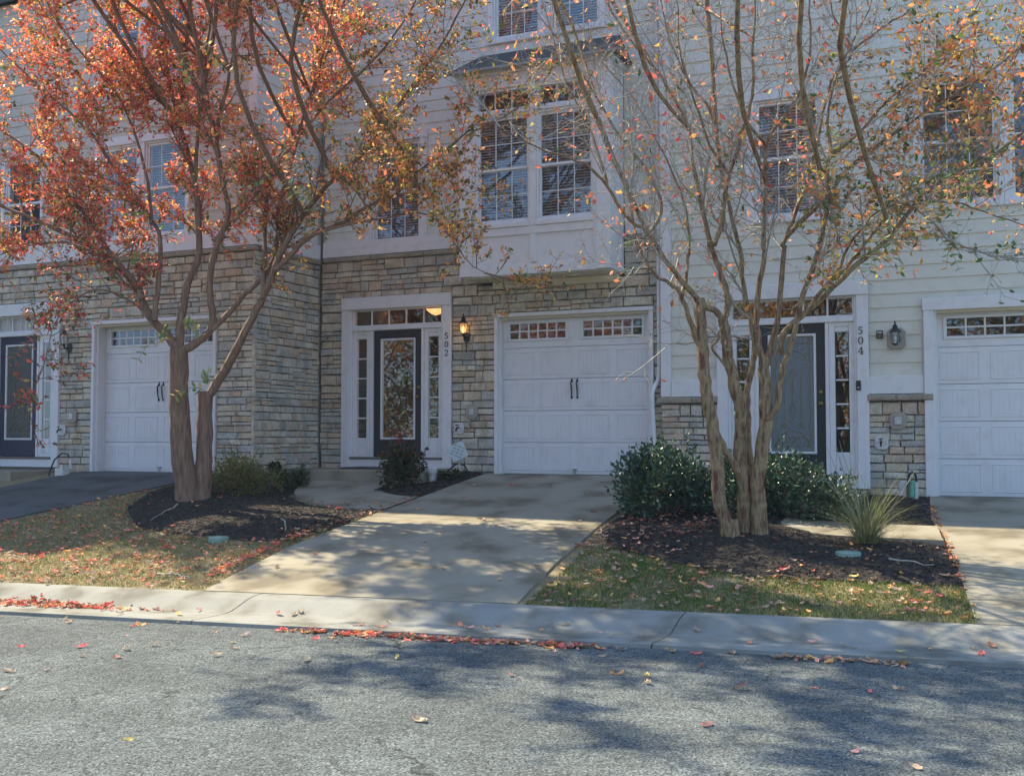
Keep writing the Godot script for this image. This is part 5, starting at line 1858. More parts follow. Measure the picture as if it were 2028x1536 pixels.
func fallen_leaves() -> void:
	rng.seed = 51
	var shapes := []
	for k in 5:
		shapes.append(curled_mesh(k))
	var tones := ["tan", "tan", "pink", "scarlet", "red", "orange", "rust", "gold", "tan"]
	var mats := {}
	for k in ["tan", "pink", "scarlet", "red", "orange", "rust", "gold"]:
		mats[k] = mat("fallen %s leaf" % k, lin(M["tone_" + k].r * 1.05, M["tone_" + k].g * 1.05, M["tone_" + k].b * 1.05), 0.6, {"back": Color(0.5, 0.5, 0.5)})
	var lay := func(x: float, z: float, s: float) -> Transform3D:
		var bs := Basis(UP, rng.randf() * TAU) * Basis(Vector3(1, 0, 0), rng.randf_range(-0.25, 0.25)) * Basis(Vector3(0, 0, 1), rng.randf_range(-0.3, 0.3))
		return Transform3D(bs * s, Vector3(x, lie_at(x, z) + 0.004, z))
	# single leaves that can be picked out: on the road, in the gutter, on the drive
	var single := []
	for k in 62:
		var x := rng.randf_range(-3.0, 6.2)
		single.append([x, kz(x) + 1.0 + pow(rng.randf(), 1.8) * 3.4, "road"])
	for k in 40:
		var x := rng.randf_range(-4.0, 6.4)
		single.append([x, kz(x) + rng.randf_range(0.42, 0.85), "gutter"])
	for k in 24:
		var x := rng.randf_range(-1.2, 1.8)
		single.append([x, rng.randf_range(1.0, 6.2), "drive"])
	for k in 85:
		var x := rng.randf_range(2.0, 5.6)
		single.append([x, kz(x) - rng.randf_range(0.02, 1.5), "lawn"])
	for k in 75:
		var x := rng.randf_range(-5.0, -1.3)
		single.append([x, kz(x) - rng.randf_range(0.02, 1.2), "lawn2"])
	var said := {"road": ["curled %s leaf lying on the grey asphalt road", "%s leaves lying on the road"], "gutter": ["%s leaf lying in the concrete gutter of the kerb", "%s leaves lying in the gutter"], "drive": ["small %s leaf lying on the middle concrete driveway", "%s leaves on the middle driveway"], "lawn": ["%s leaf resting on the green grass between the drives", "%s leaves on the green lawn"], "lawn2": ["%s leaf resting on the tan grass left of the drive", "%s leaves on the tan lawn"]}
	var word := {"tan": "pale tan", "pink": "faded pink", "scarlet": "orange red", "red": "bright red", "orange": "orange", "rust": "dark rust", "gold": "golden yellow"}
	for s in single:
		var tone: String = tones[rng.randi() % tones.size()]
		var o := put("fallen_leaf", shapes[rng.randi() % 5], mats[tone], self)
		o.transform = lay.call(s[0], s[1], rng.randf_range(0.05, 0.1))
		tag(o, said[s[2]][0] % word[tone], "leaf", said[s[2]][1] % word[tone])
	# drifts and litter
	var where := []
	var tints := []
	var drop := func(x: float, z: float, s0: float, s1: float, bag: Array) -> void:
		where.append(lay.call(x, z, rng.randf_range(s0, s1)))
		tints.append(M["tone_" + bag[rng.randi() % bag.size()]] * rng.randf_range(0.7, 1.2))
	var warm := ["tan", "pink", "scarlet", "red", "orange", "tan", "rust"]
	for k in 330:
		var x := -2.35 + rng.randfn() * 0.55
		var wide := 0.03 + 0.06 * (0.5 + bumps.get_noise_1d(x * 60.0))
		drop.call(clampf(x, -3.9, -0.9), kz(x) + 0.56 + rng.randfn() * wide, 0.035, 0.085, warm)
	for k in 520:
		var x := rng.randf_range(0.5, 3.2)
		var heap := 0.5 + bumps.get_noise_1d(x * 75.0 + 40.0)
		if rng.randf() > heap * 1.3:
			continue
		drop.call(x, kz(x) + 1.02 + absf(rng.randfn()) * (0.02 + 0.07 * heap), 0.035, 0.09, warm)
	for k in 80:
		var x := rng.randf_range(4.4, 5.3)
		drop.call(x, kz(x) + 1.05 + absf(rng.randfn()) * 0.05, 0.04, 0.08, ["tan", "orange", "tan", "pink"])
	for k in 2300:
		var x := rng.randf_range(-6.0, -1.1)
		var z := kz(x) - pow(rng.randf(), 0.9) * 4.6
		if on_drive(x, z) or (in_bed(x, z) and rng.randf() < 0.93):
			continue
		drop.call(x, z, 0.03, 0.075, warm)
	for k in 650:
		var x := rng.randf_range(1.75, 5.7)
		var z := kz(x) - pow(rng.randf(), 0.9) * 2.6
		if on_drive(x, z) or (in_bed(x, z) and rng.randf() < 0.8):
			continue
		drop.call(x, z, 0.03, 0.075, ["tan", "rust", "pink", "orange", "tan"])
	for k in 240:
		var x := rng.randf_range(1.75, 3.0)
		drop.call(x, rng.randf_range(2.6, 4.6), 0.035, 0.075, ["tan", "rust", "pink", "rust"])
	for k in 150:
		var z := rng.randf_range(4.6, 6.6)
		drop.call(-1.5 + absf(rng.randfn()) * -0.07 + clampf(z - 5.2, 0, 2) * 0.16, z, 0.035, 0.07, ["red", "scarlet", "pink", "orange"])
	for k in 120:
		drop.call(-1.42 - absf(rng.randfn()) * 0.1, rng.randf_range(2.1, 4.6), 0.03, 0.06, ["rust", "tan", "rust"])
	for k in 130:
		var z := rng.randf_range(1.0, 4.8)
		drop.call(lerpf(4.98, 5.6, z / 4.8) - 0.03 + rng.randfn() * 0.02, z, 0.03, 0.06, ["rust", "scarlet", "orange"])
	var o := scatter("leaf_litter", shapes[0], M.dry_leaf, where, tints, self)
	o.set_meta("label", "drifts of red, pink and tan fallen leaves on lawn and along the kerb")
	o.set_meta("category", "leaf litter")


func ground_things() -> void:
	var mt := thing("doormat", "dark grey doormat lying before the 502 door", "doormat", Vector3(-3.3, 0.076, 0.36))
	var b := MB.new()
	b.box(Vector3(-0.42, 0.0, -0.26), Vector3(0.42, 0.018, 0.26))
	build("mat_base", b, M.black_plastic, mt)
	var f := MB.new()
	rng.seed = 61
	for k in 900:
		var p := Vector3(rng.randf_range(-0.4, 0.4), 0.018, rng.randf_range(-0.245, 0.245))
		var d := (UP + wild(0.3)).normalized() * 0.014
		f.tri(p + Vector3(-0.004, 0, 0), p + Vector3(0.004, 0, 0), p + d)
	build("pile", f, M.mortar, mt)
	# yard sign
	var s := thing("yard_sign", "small tilted square security sign on a white stake by the garage", "sign", Vector3(-1.62, gy(-1.62, 0.62), 0.62))
	var st := MB.new()
	st.tube([Vector3(0.03, -0.08, 0), Vector3(0.02, 0.22, 0)], [0.011, 0.011], 6, true)
	build("stake", st, M.white_plastic, s)
	var bd := part("sign_board", s, Vector3(0, 0.40, 0.012))
	bd.rotation = Vector3(-0.12, 0.25, 0.42)
	var pl := MB.new()
	pl.prism(Vector3(0, 0, -0.004), octagon(0.125, 0.125, 0.012), 0.008, 0.002)
	build("board", pl, M.sign_face, bd)
	for k in 4:
		var ink := MB.new()
		for j in 3:
			var y := 0.075 - k * 0.048
			var x0 := -0.095 + j * 0.066
			ink.box(Vector3(x0, y - 0.009, 0.004), Vector3(x0 + 0.05, y + 0.009, 0.0055))
		build("printed_line", ink, M.sign_ink, bd).rotation.z = -0.8
	# white drain pipe with black hose beside the porch
	var d := thing("drain_pipe", "white upright drain pipe with black hose beside the porch step", "pipe", Vector3(-1.86, gy(-1.86, 1.3), 0.98))
	var pp := MB.new()
	pp.lathe(Vector3.ZERO, [[0.055, -0.1], [0.058, 0.0], [0.058, 0.16], [0.066, 0.17], [0.066, 0.235], [0.05, 0.25], [0.0, 0.25]], 16)
	build("pipe_body", pp, M.white_plastic, d)
	var hose := MB.new()
	hose.tube([Vector3(0.06, 0.10, -0.05), Vector3(0.14, 0.2, -0.2), Vector3(0.22, 0.30, -0.35), Vector3(0.30, 0.28, -0.45), Vector3(0.36, 0.12, -0.5), Vector3(0.38, -0.1, -0.5)], [0.013, 0.013, 0.013, 0.013, 0.013, 0.013], 7, true)
	build("hose", hose, M.black_plastic, d)
	# by the navy door
	var w := thing("sprinkler_box", "white sprinkler timer box with arched black pipe by the navy door", "sprinkler", Vector3(-7.98, gy(-7.98, 2.3) + 0.0, 2.2))
	boxed("case", Vector3(-0.09, -0.02, -0.07), Vector3(0.09, 0.13, 0.07), M.white_plastic, w, 0.012)
	var ar := MB.new()
	ar.tube([Vector3(-0.28, -0.1, 0.02), Vector3(-0.27, 0.06, 0.0), Vector3(-0.2, 0.26, -0.03), Vector3(-0.06, 0.37, -0.05), Vector3(0.06, 0.36, -0.06), Vector3(0.1, 0.28, -0.07)], [0.013, 0.013, 0.013, 0.013, 0.013, 0.013], 7, true)
	build("pipe_arch", ar, M.black_plastic, w)
	var nz := MB.new()
	nz.tube([Vector3(0.1, 0.29, -0.07), Vector3(0.14, 0.12, -0.05)], [0.014, 0.018], 7, true)
	build("nozzle", nz, M.white_plastic, w)
	# by the 504 garage
	var c := thing("drain_outlet", "white and mint drain outlet with black pipe at the 504 garage corner", "pipe", Vector3(4.80, gy(4.8, 0.6) + 0.03, 0.52))
	var cc := MB.new()
	cc.lathe(Vector3(-0.09, 0, -0.05), [[0.06, -0.05], [0.06, 0.2], [0.05, 0.22], [0.0, 0.22]], 14)
	build("white_pipe", cc, M.white_plastic, c)
	var cm := MB.new()
	cm.lathe(Vector3(0.01, 0, 0.03), [[0.04, -0.02], [0.042, 0.22], [0.0, 0.23]], 12)
	build("mint_sleeve", cm, M.mint, c)
	var ca := MB.new()
	ca.tube([Vector3(-0.03, -0.08, 0.09), Vector3(-0.035, 0.15, 0.09), Vector3(-0.02, 0.3, 0.08), Vector3(0.02, 0.34, 0.07), Vector3(0.06, 0.30, 0.06), Vector3(0.07, 0.22, 0.05)], [0.016, 0.016, 0.016, 0.016, 0.016, 0.016], 8, true)
	build("pipe_arch", ca, M.black_plastic, c)
	boxed("white_tag", Vector3(0.05, -0.04, 0.03), Vector3(0.085, 0.22, 0.06), M.white_plastic, c)
	# valve box lids
	var v := thing("valve_box", "pale green round valve box lid in the sunlit lawn", "valve box", Vector3(-2.36, gy(-2.36, 5.2) - 0.005, 5.2))
	var vm := MB.new()
	vm.lathe(Vector3.ZERO, [[0.115, -0.02], [0.115, 0.045], [0.105, 0.056], [0.0, 0.06]], 20)
	build("lid", vm, M.green_plastic, v)
	boxed("grip", Vector3(-0.04, 0.055, -0.012), Vector3(0.04, 0.066, 0.012), M.green_plastic, v)
	var v2 := thing("valve_box", "flat blue green valve box lid in the dark mulch", "valve box", Vector3(4.50, mound(4.5, 4.1), 4.1))
	var vm2 := MB.new()
	vm2.lathe(Vector3.ZERO, [[0.125, -0.02], [0.125, 0.022], [0.115, 0.03], [0.0, 0.034]], 20)
	build("lid", vm2, M.green_plastic, v2)
	boxed("grip", Vector3(-0.04, 0.03, -0.012), Vector3(0.04, 0.04, 0.012), M.green_plastic, v2)
	# a few bare roots and sticks
	var sticks := [["pale crooked root running down the mulch from the brown trunks", Vector3(-4.05, 0, 3.95), Vector3(-3.95, 0, 4.55)], ["thin grey stick lying on the mulch near the middle drive", Vector3(-2.2, 0, 4.2), Vector3(-1.75, 0, 4.75)], ["pale twig lying on the mulch near the 504 drive", Vector3(4.9, 0, 4.25), Vector3(5.3, 0, 4.45)], ["short brown stick lying on the grass beside the kerb", Vector3(-1.9, 0, 6.7), Vector3(-1.5, 0, 6.72)]]
	for q in sticks:
		var k := thing("fallen_stick", q[0], "stick")
		var pts := []
		var rr := []
		for i in 6:
			var p: Vector3 = q[1].lerp(q[2], i / 5.0) + Vector3(rng.randfn() * 0.02, 0, rng.randfn() * 0.02)
			p.y = lie_at(p.x, p.z) + 0.004
			pts.append(p)
			rr.append(0.012 - 0.0016 * i)
		var sb := MB.new()
		sb.tube(pts, rr, 6, true)
		build("stick", sb, M.twig_grey, k)


func _ready() -> void:
	# camera
	var cam := Camera3D.new()
	cam.name = "camera"
	cam.fov = rad_to_deg(2.0 * atan(768.0 / 2200.0))
	cam.near = 0.1
	cam.far = 900.0
	cam.position = Vector3(6.05, 0.577, 15.5)
	cam.rotation = Vector3(atan(97.0 / 2200.0), deg_to_rad(24.5), 0.0)
	add_child(cam)
	cam.current = true
	# sky
	var sky_m := ProceduralSkyMaterial.new()
	sky_m.sky_top_color = lin(0.18, 0.34, 0.62)
	sky_m.sky_horizon_color = lin(0.53, 0.675, 0.85)
	sky_m.sky_curve = 0.16
	sky_m.ground_bottom_color = lin(0.16, 0.15, 0.13)
	sky_m.ground_horizon_color = lin(0.4, 0.42, 0.44)
	sky_m.sun_angle_max = 12.0
	var sky := Sky.new()
	sky.sky_material = sky_m
	var env := Environment.new()
	env.background_mode = Environment.BG_SKY
	env.sky = sky
	env.background_energy_multiplier = 1.0
	env.tonemap_mode = Environment.TONE_MAPPER_LINEAR
	env.tonemap_exposure = 2.1
	env.fog_enabled = true
	env.fog_density = 0.0011
	env.fog_light_color = Color(0.86, 0.93, 1.0)
	env.sdfgi_enabled = true
	env.ssao_enabled = true
	env.ssil_enabled = true
	var we := WorldEnvironment.new()
	we.name = "sky"
	we.environment = env
	add_child(we)
	# sun: behind the houses, shining along the row and a little towards the street
	var sun := DirectionalLight3D.new()
	sun.name = "sun"
	var el := deg_to_rad(50.0)
	var az := deg_to_rad(12.0)
	sun.basis = Basis.looking_at(Vector3(cos(el) * cos(az), -sin(el), cos(el) * sin(az)))
	sun.light_energy = 1.6
	sun.light_color = Color(1.0, 0.95, 0.83)
	sun.light_angular_distance = 0.55
	sun.shadow_enabled = true
	add_child(sun)

	make_materials()
	for k in ["red", "scarlet", "orange", "gold", "olive", "green", "rust"]:
		var c: Color = M["tone_" + k]
		M["leaf_" + k] = mat("%s leaf" % k, lin(c.r, c.g, c.b), 0.42, {"back": lin(c.r, c.g, c.b).lightened(0.3)})
	make_shared_shapes()
	make_ground()
	middle_house()
	lower_house()
	forward_house()
	farther_house()
	across_trees()
	left_tree()
	right_tree()
	make_shrubs()
	front_fittings()
	ground_things()
	lawn_cover()
	fallen_leaves()


var LEFT_LIMBS := [
	{"p": [-4.15, -0.42, 3.65, 0.163, -4.16, -0.07, 3.68, 0.152, -4.20, 0.61, 3.75, 0.137, -4.20, 1.29, 3.80, 0.125, -4.18, 1.76, 3.83, 0.116], "d": 0.00, "c": 0},
	{"p": [-4.02, -0.41, 3.54, 0.120, -3.99, 0.13, 3.53, 0.111, -3.98, 0.75, 3.54, 0.104, -3.97, 1.19, 3.54, 0.099], "d": 0.00, "c": 0},
	{"p": [-4.18, 1.69, 3.83, 0.068, -4.32, 1.91, 3.86, 0.062, -4.58, 2.18, 3.93, 0.056, -4.86, 2.66, 3.99, 0.047, -5.32, 3.10, 4.12, 0.039, -6.21, 3.55, 4.39, 0.026, -6.73, 3.77, 4.56, 0.020, -7.17, 3.98, 4.69, 0.014], "d": 1.00, "c": 0},
	{"p": [-4.59, 2.43, 4.10, 0.043, -4.73, 2.66, 4.09, 0.039, -5.12, 3.06, 4.13, 0.034, -5.51, 3.54, 4.14, 0.029, -6.00, 4.06, 4.18, 0.023, -6.42, 4.51, 4.22, 0.019, -7.04, 4.95, 4.32, 0.014, -7.57, 5.39, 4.39, 0.010], "d": 1.10, "c": 0},
	{"p": [-4.44, 2.13, 4.02, 0.040, -4.45, 2.65, 3.95, 0.034, -4.48, 3.25, 3.89, 0.030, -4.68, 3.63, 3.93, 0.027, -4.89, 3.91, 3.98, 0.025, -5.22, 4.34, 4.06, 0.022, -5.63, 4.88, 4.16, 0.019, -6.59, 5.73, 4.42, 0.012, -7.17, 6.30, 4.58, 0.009], "d": 1.20, "c": 0},
	{"p": [-4.51, 3.44, 4.01, 0.025, -4.76, 4.27, 3.90, 0.020, -5.24, 5.25, 3.86, 0.016, -6.02, 6.12, 3.94, 0.012, -6.47, 6.69, 3.98, 0.010, -6.90, 7.51, 3.97, 0.007], "d": 1.30, "c": 0},
	{"p": [-4.18, 1.69, 3.82, 0.065, -4.21, 2.12, 3.77, 0.058, -4.18, 2.67, 3.67, 0.051, -4.09, 3.09, 3.56, 0.046, -4.24, 4.06, 3.48, 0.037, -4.51, 4.87, 3.48, 0.030, -4.68, 5.14, 3.52, 0.027, -5.02, 5.55, 3.59, 0.023, -5.52, 6.35, 3.68, 0.016, -5.89, 7.28, 3.72, 0.009], "d": 1.15, "c": 0},
	{"p": [-4.25, 4.06, 3.47, 0.029, -4.19, 4.93, 3.49, 0.022, -4.09, 5.77, 3.49, 0.016, -3.98, 6.61, 3.48, 0.012, -3.91, 7.44, 3.48, 0.007], "d": 1.10, "c": 0},
	{"p": [-4.48, 4.86, 3.51, 0.022, -4.66, 5.75, 3.60, 0.016, -4.70, 6.67, 3.62, 0.011, -4.77, 7.60, 3.67, 0.007], "d": 1.10, "c": 0},
	{"p": [-4.15, 1.73, 3.81, 0.058, -3.91, 1.86, 3.74, 0.053, -3.76, 2.03, 3.70, 0.051, -3.72, 2.28, 3.72, 0.048, -3.73, 2.63, 3.78, 0.044, -3.59, 3.12, 3.80, 0.040, -3.41, 3.55, 3.79, 0.035, -3.46, 4.03, 3.89, 0.031, -3.46, 4.59, 3.98, 0.027, -3.24, 5.35, 4.00, 0.020, -3.09, 6.11, 4.06, 0.014, -2.96, 6.87, 4.12, 0.009], "d": 0.90, "c": 1},
	{"p": [-3.76, 2.01, 3.70, 0.043, -3.61, 2.16, 3.61, 0.040, -3.32, 2.56, 3.44, 0.036, -3.15, 2.75, 3.34, 0.034, -3.04, 3.06, 3.26, 0.032, -3.02, 3.62, 3.22, 0.029, -2.91, 4.25, 3.12, 0.025, -2.78, 4.96, 3.02, 0.021, -2.57, 5.82, 2.86, 0.016, -2.47, 6.61, 2.77, 0.012, -2.37, 7.42, 2.67, 0.009], "d": 0.80, "c": 1},
	{"p": [-3.96, 1.09, 3.53, 0.068, -3.89, 1.19, 3.52, 0.066, -3.60, 1.59, 3.49, 0.060, -3.29, 2.11, 3.47, 0.053, -3.10, 2.43, 3.45, 0.050, -2.94, 2.72, 3.45, 0.047, -2.84, 2.97, 3.46, 0.044, -2.47, 3.51, 3.43, 0.039, -2.04, 3.96, 3.36, 0.033, -1.66, 4.26, 3.28, 0.029, -1.39, 4.57, 3.24, 0.026, -0.88, 5.21, 3.18, 0.019, -0.46, 5.75, 3.14, 0.014, -0.11, 6.35, 3.13, 0.009], "d": 0.65, "c": 2},
	{"p": [-2.83, 2.77, 3.54, 0.036, -2.71, 2.88, 3.53, 0.034, -2.33, 3.18, 3.50, 0.029, -1.83, 3.37, 3.42, 0.025, -1.45, 3.57, 3.37, 0.021, -1.15, 3.66, 3.33, 0.019, -0.83, 3.92, 3.31, 0.016, -0.51, 4.13, 3.28, 0.013, -0.12, 4.37, 3.25, 0.010, 0.28, 4.51, 3.19, 0.007], "d": 0.80, "c": 2},
	{"p": [-2.31, 3.15, 3.65, 0.022, -1.67, 3.28, 3.58, 0.017, -1.18, 3.33, 3.53, 0.014, -0.70, 3.37, 3.48, 0.011, -0.43, 3.23, 3.46, 0.010, -0.21, 2.96, 3.47, 0.008, 0.00, 2.70, 3.48, 0.006, 0.20, 2.56, 3.46, 0.005], "d": 0.80, "c": 2},
	{"p": [-3.06, 2.41, 3.51, 0.036, -3.11, 3.05, 3.40, 0.031, -3.17, 4.08, 3.23, 0.024, -2.93, 4.66, 2.98, 0.021, -2.80, 5.31, 2.79, 0.017, -2.62, 6.29, 2.51, 0.013, -2.47, 7.24, 2.27, 0.009], "d": 0.70, "c": 1},
	{"p": [-2.97, 4.68, 2.92, 0.022, -2.46, 5.16, 2.89, 0.017, -1.78, 5.65, 2.83, 0.013, -1.31, 6.13, 2.82, 0.010, -0.91, 6.67, 2.85, 0.007], "d": 0.70, "c": 2},
	{"p": [-4.47, 2.09, 4.03, 0.020, -4.69, 2.36, 4.16, 0.016, -5.02, 2.53, 4.35, 0.012, -5.34, 2.42, 4.51, 0.010, -5.58, 2.09, 4.62, 0.007, -5.66, 1.75, 4.67, 0.004], "d": 1.00, "c": 3},
	{"p": [-5.07, 2.97, 4.24, 0.022, -5.71, 3.22, 4.35, 0.015, -6.42, 3.18, 4.48, 0.010, -6.99, 3.00, 4.56, 0.006], "d": 1.20, "c": 0},
]
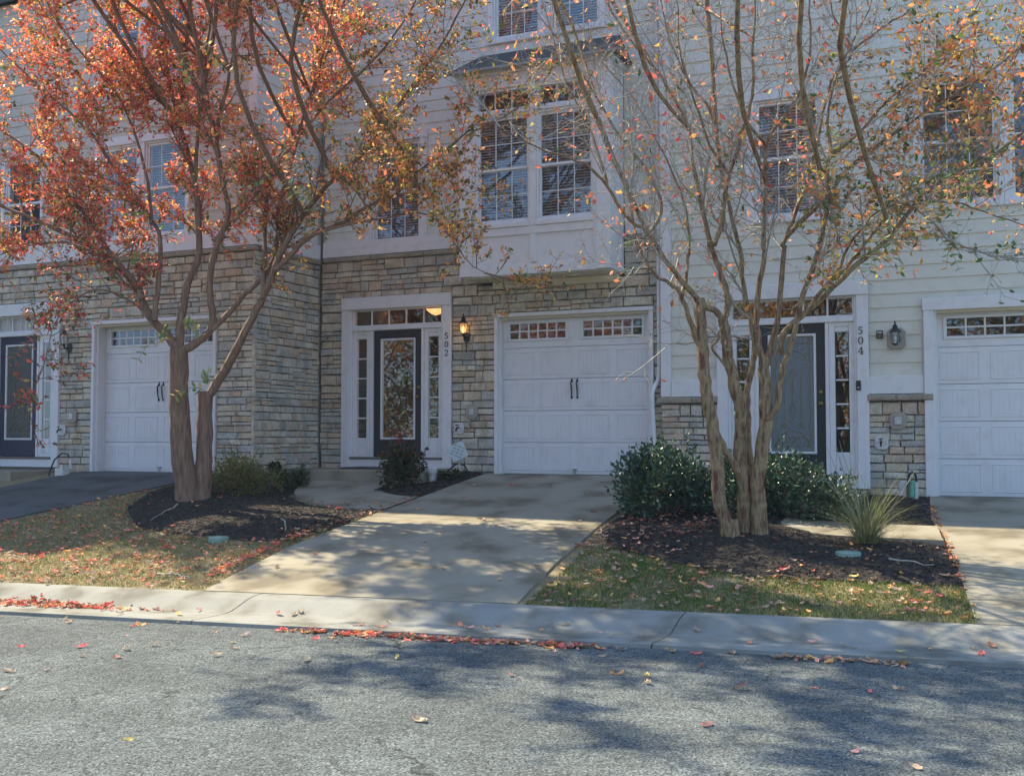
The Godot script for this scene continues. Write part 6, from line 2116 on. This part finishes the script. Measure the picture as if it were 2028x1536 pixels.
var RIGHT_LIMBS := [
	{"p": [3.31, -0.58, 4.00, 0.073, 3.28, -0.34, 4.03, 0.071, 3.22, -0.13, 4.07, 0.070, 3.18, 0.61, 4.14, 0.066, 3.12, 0.95, 4.20, 0.064, 3.11, 1.16, 4.22, 0.063, 3.09, 1.46, 4.24, 0.062, 3.08, 1.75, 4.27, 0.061, 3.07, 2.00, 4.29, 0.059], "d": 0.00, "c": 0},
	{"p": [3.09, 1.49, 4.26, 0.033, 3.07, 1.53, 4.28, 0.032, 3.00, 1.76, 4.38, 0.027, 2.93, 2.04, 4.50, 0.022, 2.82, 2.16, 4.61, 0.019, 2.73, 2.21, 4.68, 0.017, 2.63, 2.41, 4.79, 0.014, 2.57, 2.73, 4.92, 0.010, 2.57, 3.02, 5.01, 0.006], "d": 0.20, "c": 1},
	{"p": [2.92, 2.03, 4.42, 0.021, 2.95, 2.19, 4.37, 0.019, 2.96, 2.40, 4.31, 0.017, 2.94, 2.82, 4.23, 0.014, 2.81, 3.27, 4.19, 0.011, 2.59, 3.73, 4.18, 0.008, 2.36, 4.20, 4.17, 0.005], "d": 0.15, "c": 1},
	{"p": [3.16, 0.76, 4.13, 0.035, 3.22, 0.55, 4.08, 0.038, 3.32, 0.34, 4.00, 0.041, 3.38, 0.21, 3.95, 0.042], "d": 0.00, "c": 0},
	{"p": [3.42, -0.59, 3.79, 0.087, 3.42, -0.14, 3.83, 0.078, 3.39, 0.44, 3.90, 0.070, 3.41, 0.79, 3.92, 0.065, 3.39, 0.96, 3.95, 0.063, 3.32, 1.30, 4.01, 0.059, 3.29, 1.64, 4.05, 0.055, 3.26, 1.81, 4.09, 0.052], "d": 0.00, "c": 0},
	{"p": [3.27, 1.76, 4.08, 0.036, 3.23, 1.86, 4.14, 0.034, 3.04, 2.02, 4.33, 0.030, 2.82, 2.37, 4.62, 0.025, 2.68, 2.62, 4.81, 0.021, 2.51, 2.79, 5.00, 0.019, 2.39, 3.06, 5.19, 0.015, 2.25, 3.24, 5.37, 0.013, 2.08, 3.30, 5.54, 0.011, 1.80, 3.40, 5.81, 0.008, 1.60, 3.53, 6.02, 0.005], "d": 0.16, "c": 1},
	{"p": [2.39, 3.06, 5.20, 0.016, 2.28, 3.43, 5.15, 0.013, 2.08, 3.87, 5.10, 0.010, 1.84, 4.38, 5.06, 0.007, 1.64, 5.02, 4.98, 0.004], "d": 0.15, "c": 1},
	{"p": [2.69, 2.62, 4.83, 0.021, 2.79, 2.86, 4.69, 0.019, 2.67, 3.24, 4.63, 0.016, 2.37, 3.65, 4.62, 0.013, 2.05, 4.17, 4.59, 0.010, 1.70, 4.72, 4.57, 0.007, 1.35, 5.21, 4.57, 0.005], "d": 0.15, "c": 1},
	{"p": [3.26, 1.76, 4.09, 0.036, 3.30, 1.92, 4.04, 0.034, 3.28, 2.16, 4.02, 0.031, 3.16, 2.52, 4.03, 0.028, 3.10, 2.70, 4.03, 0.027, 2.94, 3.47, 4.00, 0.021, 2.89, 3.88, 3.97, 0.018, 2.73, 4.24, 3.99, 0.016, 2.54, 4.55, 4.03, 0.014, 2.28, 4.90, 4.09, 0.011, 2.01, 5.37, 4.14, 0.008, 1.84, 5.85, 4.16, 0.005], "d": 0.14, "c": 1},
	{"p": [3.15, 2.60, 4.17, 0.030, 3.23, 2.63, 4.15, 0.029, 3.38, 3.28, 4.21, 0.022, 3.55, 3.77, 4.23, 0.018, 3.63, 4.07, 4.25, 0.016, 3.67, 4.64, 4.35, 0.012, 3.71, 5.00, 4.40, 0.009, 3.74, 5.48, 4.48, 0.006], "d": 0.16, "c": 1},
	{"p": [3.38, 3.28, 4.21, 0.018, 3.24, 3.55, 4.41, 0.015, 3.15, 3.92, 4.62, 0.011, 3.06, 4.37, 4.87, 0.008, 3.08, 4.85, 5.09, 0.005], "d": 0.12, "c": 1},
	{"p": [3.33, 1.30, 4.05, 0.015, 3.28, 1.33, 4.08, 0.015, 3.18, 1.50, 4.17, 0.013, 3.24, 1.60, 4.17, 0.012, 3.29, 1.75, 4.18, 0.011], "d": 0.00, "c": 1},
	{"p": [3.43, 0.07, 3.76, 0.045, 3.45, 0.27, 3.73, 0.042, 3.42, 0.77, 3.69, 0.038, 3.43, 1.14, 3.65, 0.035, 3.49, 1.46, 3.60, 0.032, 3.47, 1.71, 3.58, 0.031, 3.37, 2.21, 3.58, 0.027, 3.33, 2.58, 3.56, 0.025, 3.23, 3.03, 3.57, 0.022, 3.13, 3.55, 3.56, 0.019, 3.03, 4.14, 3.56, 0.016, 2.78, 4.54, 3.62, 0.013, 2.56, 5.11, 3.67, 0.010, 2.44, 5.82, 3.66, 0.006], "d": 0.15, "c": 1},
	{"p": [3.57, -0.58, 3.83, 0.087, 3.57, -0.13, 3.85, 0.079, 3.57, 0.10, 3.86, 0.075, 3.64, 0.61, 3.86, 0.068, 3.66, 0.87, 3.86, 0.065, 3.64, 1.30, 3.89, 0.059], "d": 0.00, "c": 0},
	{"p": [3.63, 1.23, 3.89, 0.037, 3.64, 1.33, 3.90, 0.036, 3.60, 1.64, 3.96, 0.033, 3.62, 2.08, 4.02, 0.029, 3.70, 2.48, 4.04, 0.026, 3.69, 2.58, 4.06, 0.025, 3.74, 3.17, 4.13, 0.021, 3.76, 3.58, 4.18, 0.018, 4.05, 4.01, 4.12, 0.015, 4.19, 4.45, 4.13, 0.012, 4.21, 4.99, 4.20, 0.009, 4.25, 5.43, 4.25, 0.006], "d": 0.20, "c": 1},
	{"p": [3.76, 3.55, 4.16, 0.018, 3.56, 3.84, 4.15, 0.015, 3.39, 4.30, 4.10, 0.012, 3.26, 4.89, 4.01, 0.008, 3.18, 5.61, 3.87, 0.005], "d": 0.15, "c": 1},
	{"p": [3.64, 1.30, 3.89, 0.037, 3.68, 1.39, 3.86, 0.036, 3.77, 1.82, 3.76, 0.031, 3.82, 2.53, 3.65, 0.026, 3.82, 2.64, 3.64, 0.025, 4.00, 3.18, 3.48, 0.021, 4.14, 3.78, 3.34, 0.017, 4.26, 4.42, 3.21, 0.014, 4.47, 4.78, 3.07, 0.011, 4.28, 5.21, 3.10, 0.009, 4.22, 5.74, 3.07, 0.006], "d": 0.30, "c": 1},
	{"p": [4.46, 4.80, 3.02, 0.018, 4.74, 5.00, 3.00, 0.013, 5.05, 5.18, 2.98, 0.009, 5.32, 5.52, 3.00, 0.005], "d": 0.50, "c": 4},
	{"p": [3.66, 0.76, 3.91, 0.039, 3.77, 0.87, 3.88, 0.037, 3.83, 1.21, 3.91, 0.034, 3.97, 1.66, 3.92, 0.030, 4.07, 2.05, 3.94, 0.028, 4.23, 2.46, 3.94, 0.025, 4.33, 2.96, 3.98, 0.022, 4.37, 3.41, 4.04, 0.019, 4.63, 3.61, 3.97, 0.017, 4.89, 3.93, 3.92, 0.015, 5.21, 4.18, 3.84, 0.012, 5.59, 4.61, 3.76, 0.009, 5.87, 5.04, 3.71, 0.006], "d": 0.55, "c": 4},
	{"p": [4.36, 3.42, 3.99, 0.018, 4.33, 3.92, 3.88, 0.014, 4.46, 4.50, 3.67, 0.010, 4.69, 5.09, 3.41, 0.007, 4.78, 5.57, 3.25, 0.005], "d": 0.40, "c": 4},
	{"p": [3.81, 1.44, 3.87, 0.036, 3.88, 1.68, 3.91, 0.033, 4.21, 1.96, 3.88, 0.029, 4.45, 2.20, 3.87, 0.027, 4.74, 2.44, 3.84, 0.024, 4.92, 2.61, 3.84, 0.022, 5.36, 3.08, 3.83, 0.018, 5.86, 3.32, 3.76, 0.014, 6.15, 3.53, 3.74, 0.011, 6.47, 3.71, 3.70, 0.009], "d": 0.90, "c": 4},
	{"p": [4.10, 1.88, 3.87, 0.024, 4.28, 2.14, 3.79, 0.021, 4.52, 2.39, 3.69, 0.018, 4.87, 2.89, 3.54, 0.014, 5.06, 3.00, 3.46, 0.012, 5.39, 3.00, 3.30, 0.010, 5.77, 2.90, 3.11, 0.008, 6.20, 2.74, 2.90, 0.005], "d": 0.90, "c": 4},
	{"p": [3.88, 2.66, 3.84, 0.024, 4.26, 3.02, 3.84, 0.020, 4.55, 3.34, 3.85, 0.018, 4.88, 3.58, 3.83, 0.015, 5.37, 3.88, 3.79, 0.012, 5.71, 4.07, 3.77, 0.011, 6.17, 4.38, 3.75, 0.008, 6.49, 4.58, 3.74, 0.006], "d": 1.00, "c": 4},
	{"p": [5.36, 3.07, 3.85, 0.018, 5.47, 3.41, 3.75, 0.014, 5.71, 3.78, 3.58, 0.011, 5.99, 4.21, 3.38, 0.008, 6.23, 4.70, 3.20, 0.005], "d": 1.00, "c": 4},
	{"p": [4.36, 2.12, 3.82, 0.018, 4.54, 2.54, 3.93, 0.013, 4.82, 2.82, 3.97, 0.009, 5.10, 2.87, 3.95, 0.007, 5.33, 2.68, 3.95, 0.004], "d": 0.60, "c": 5},
]
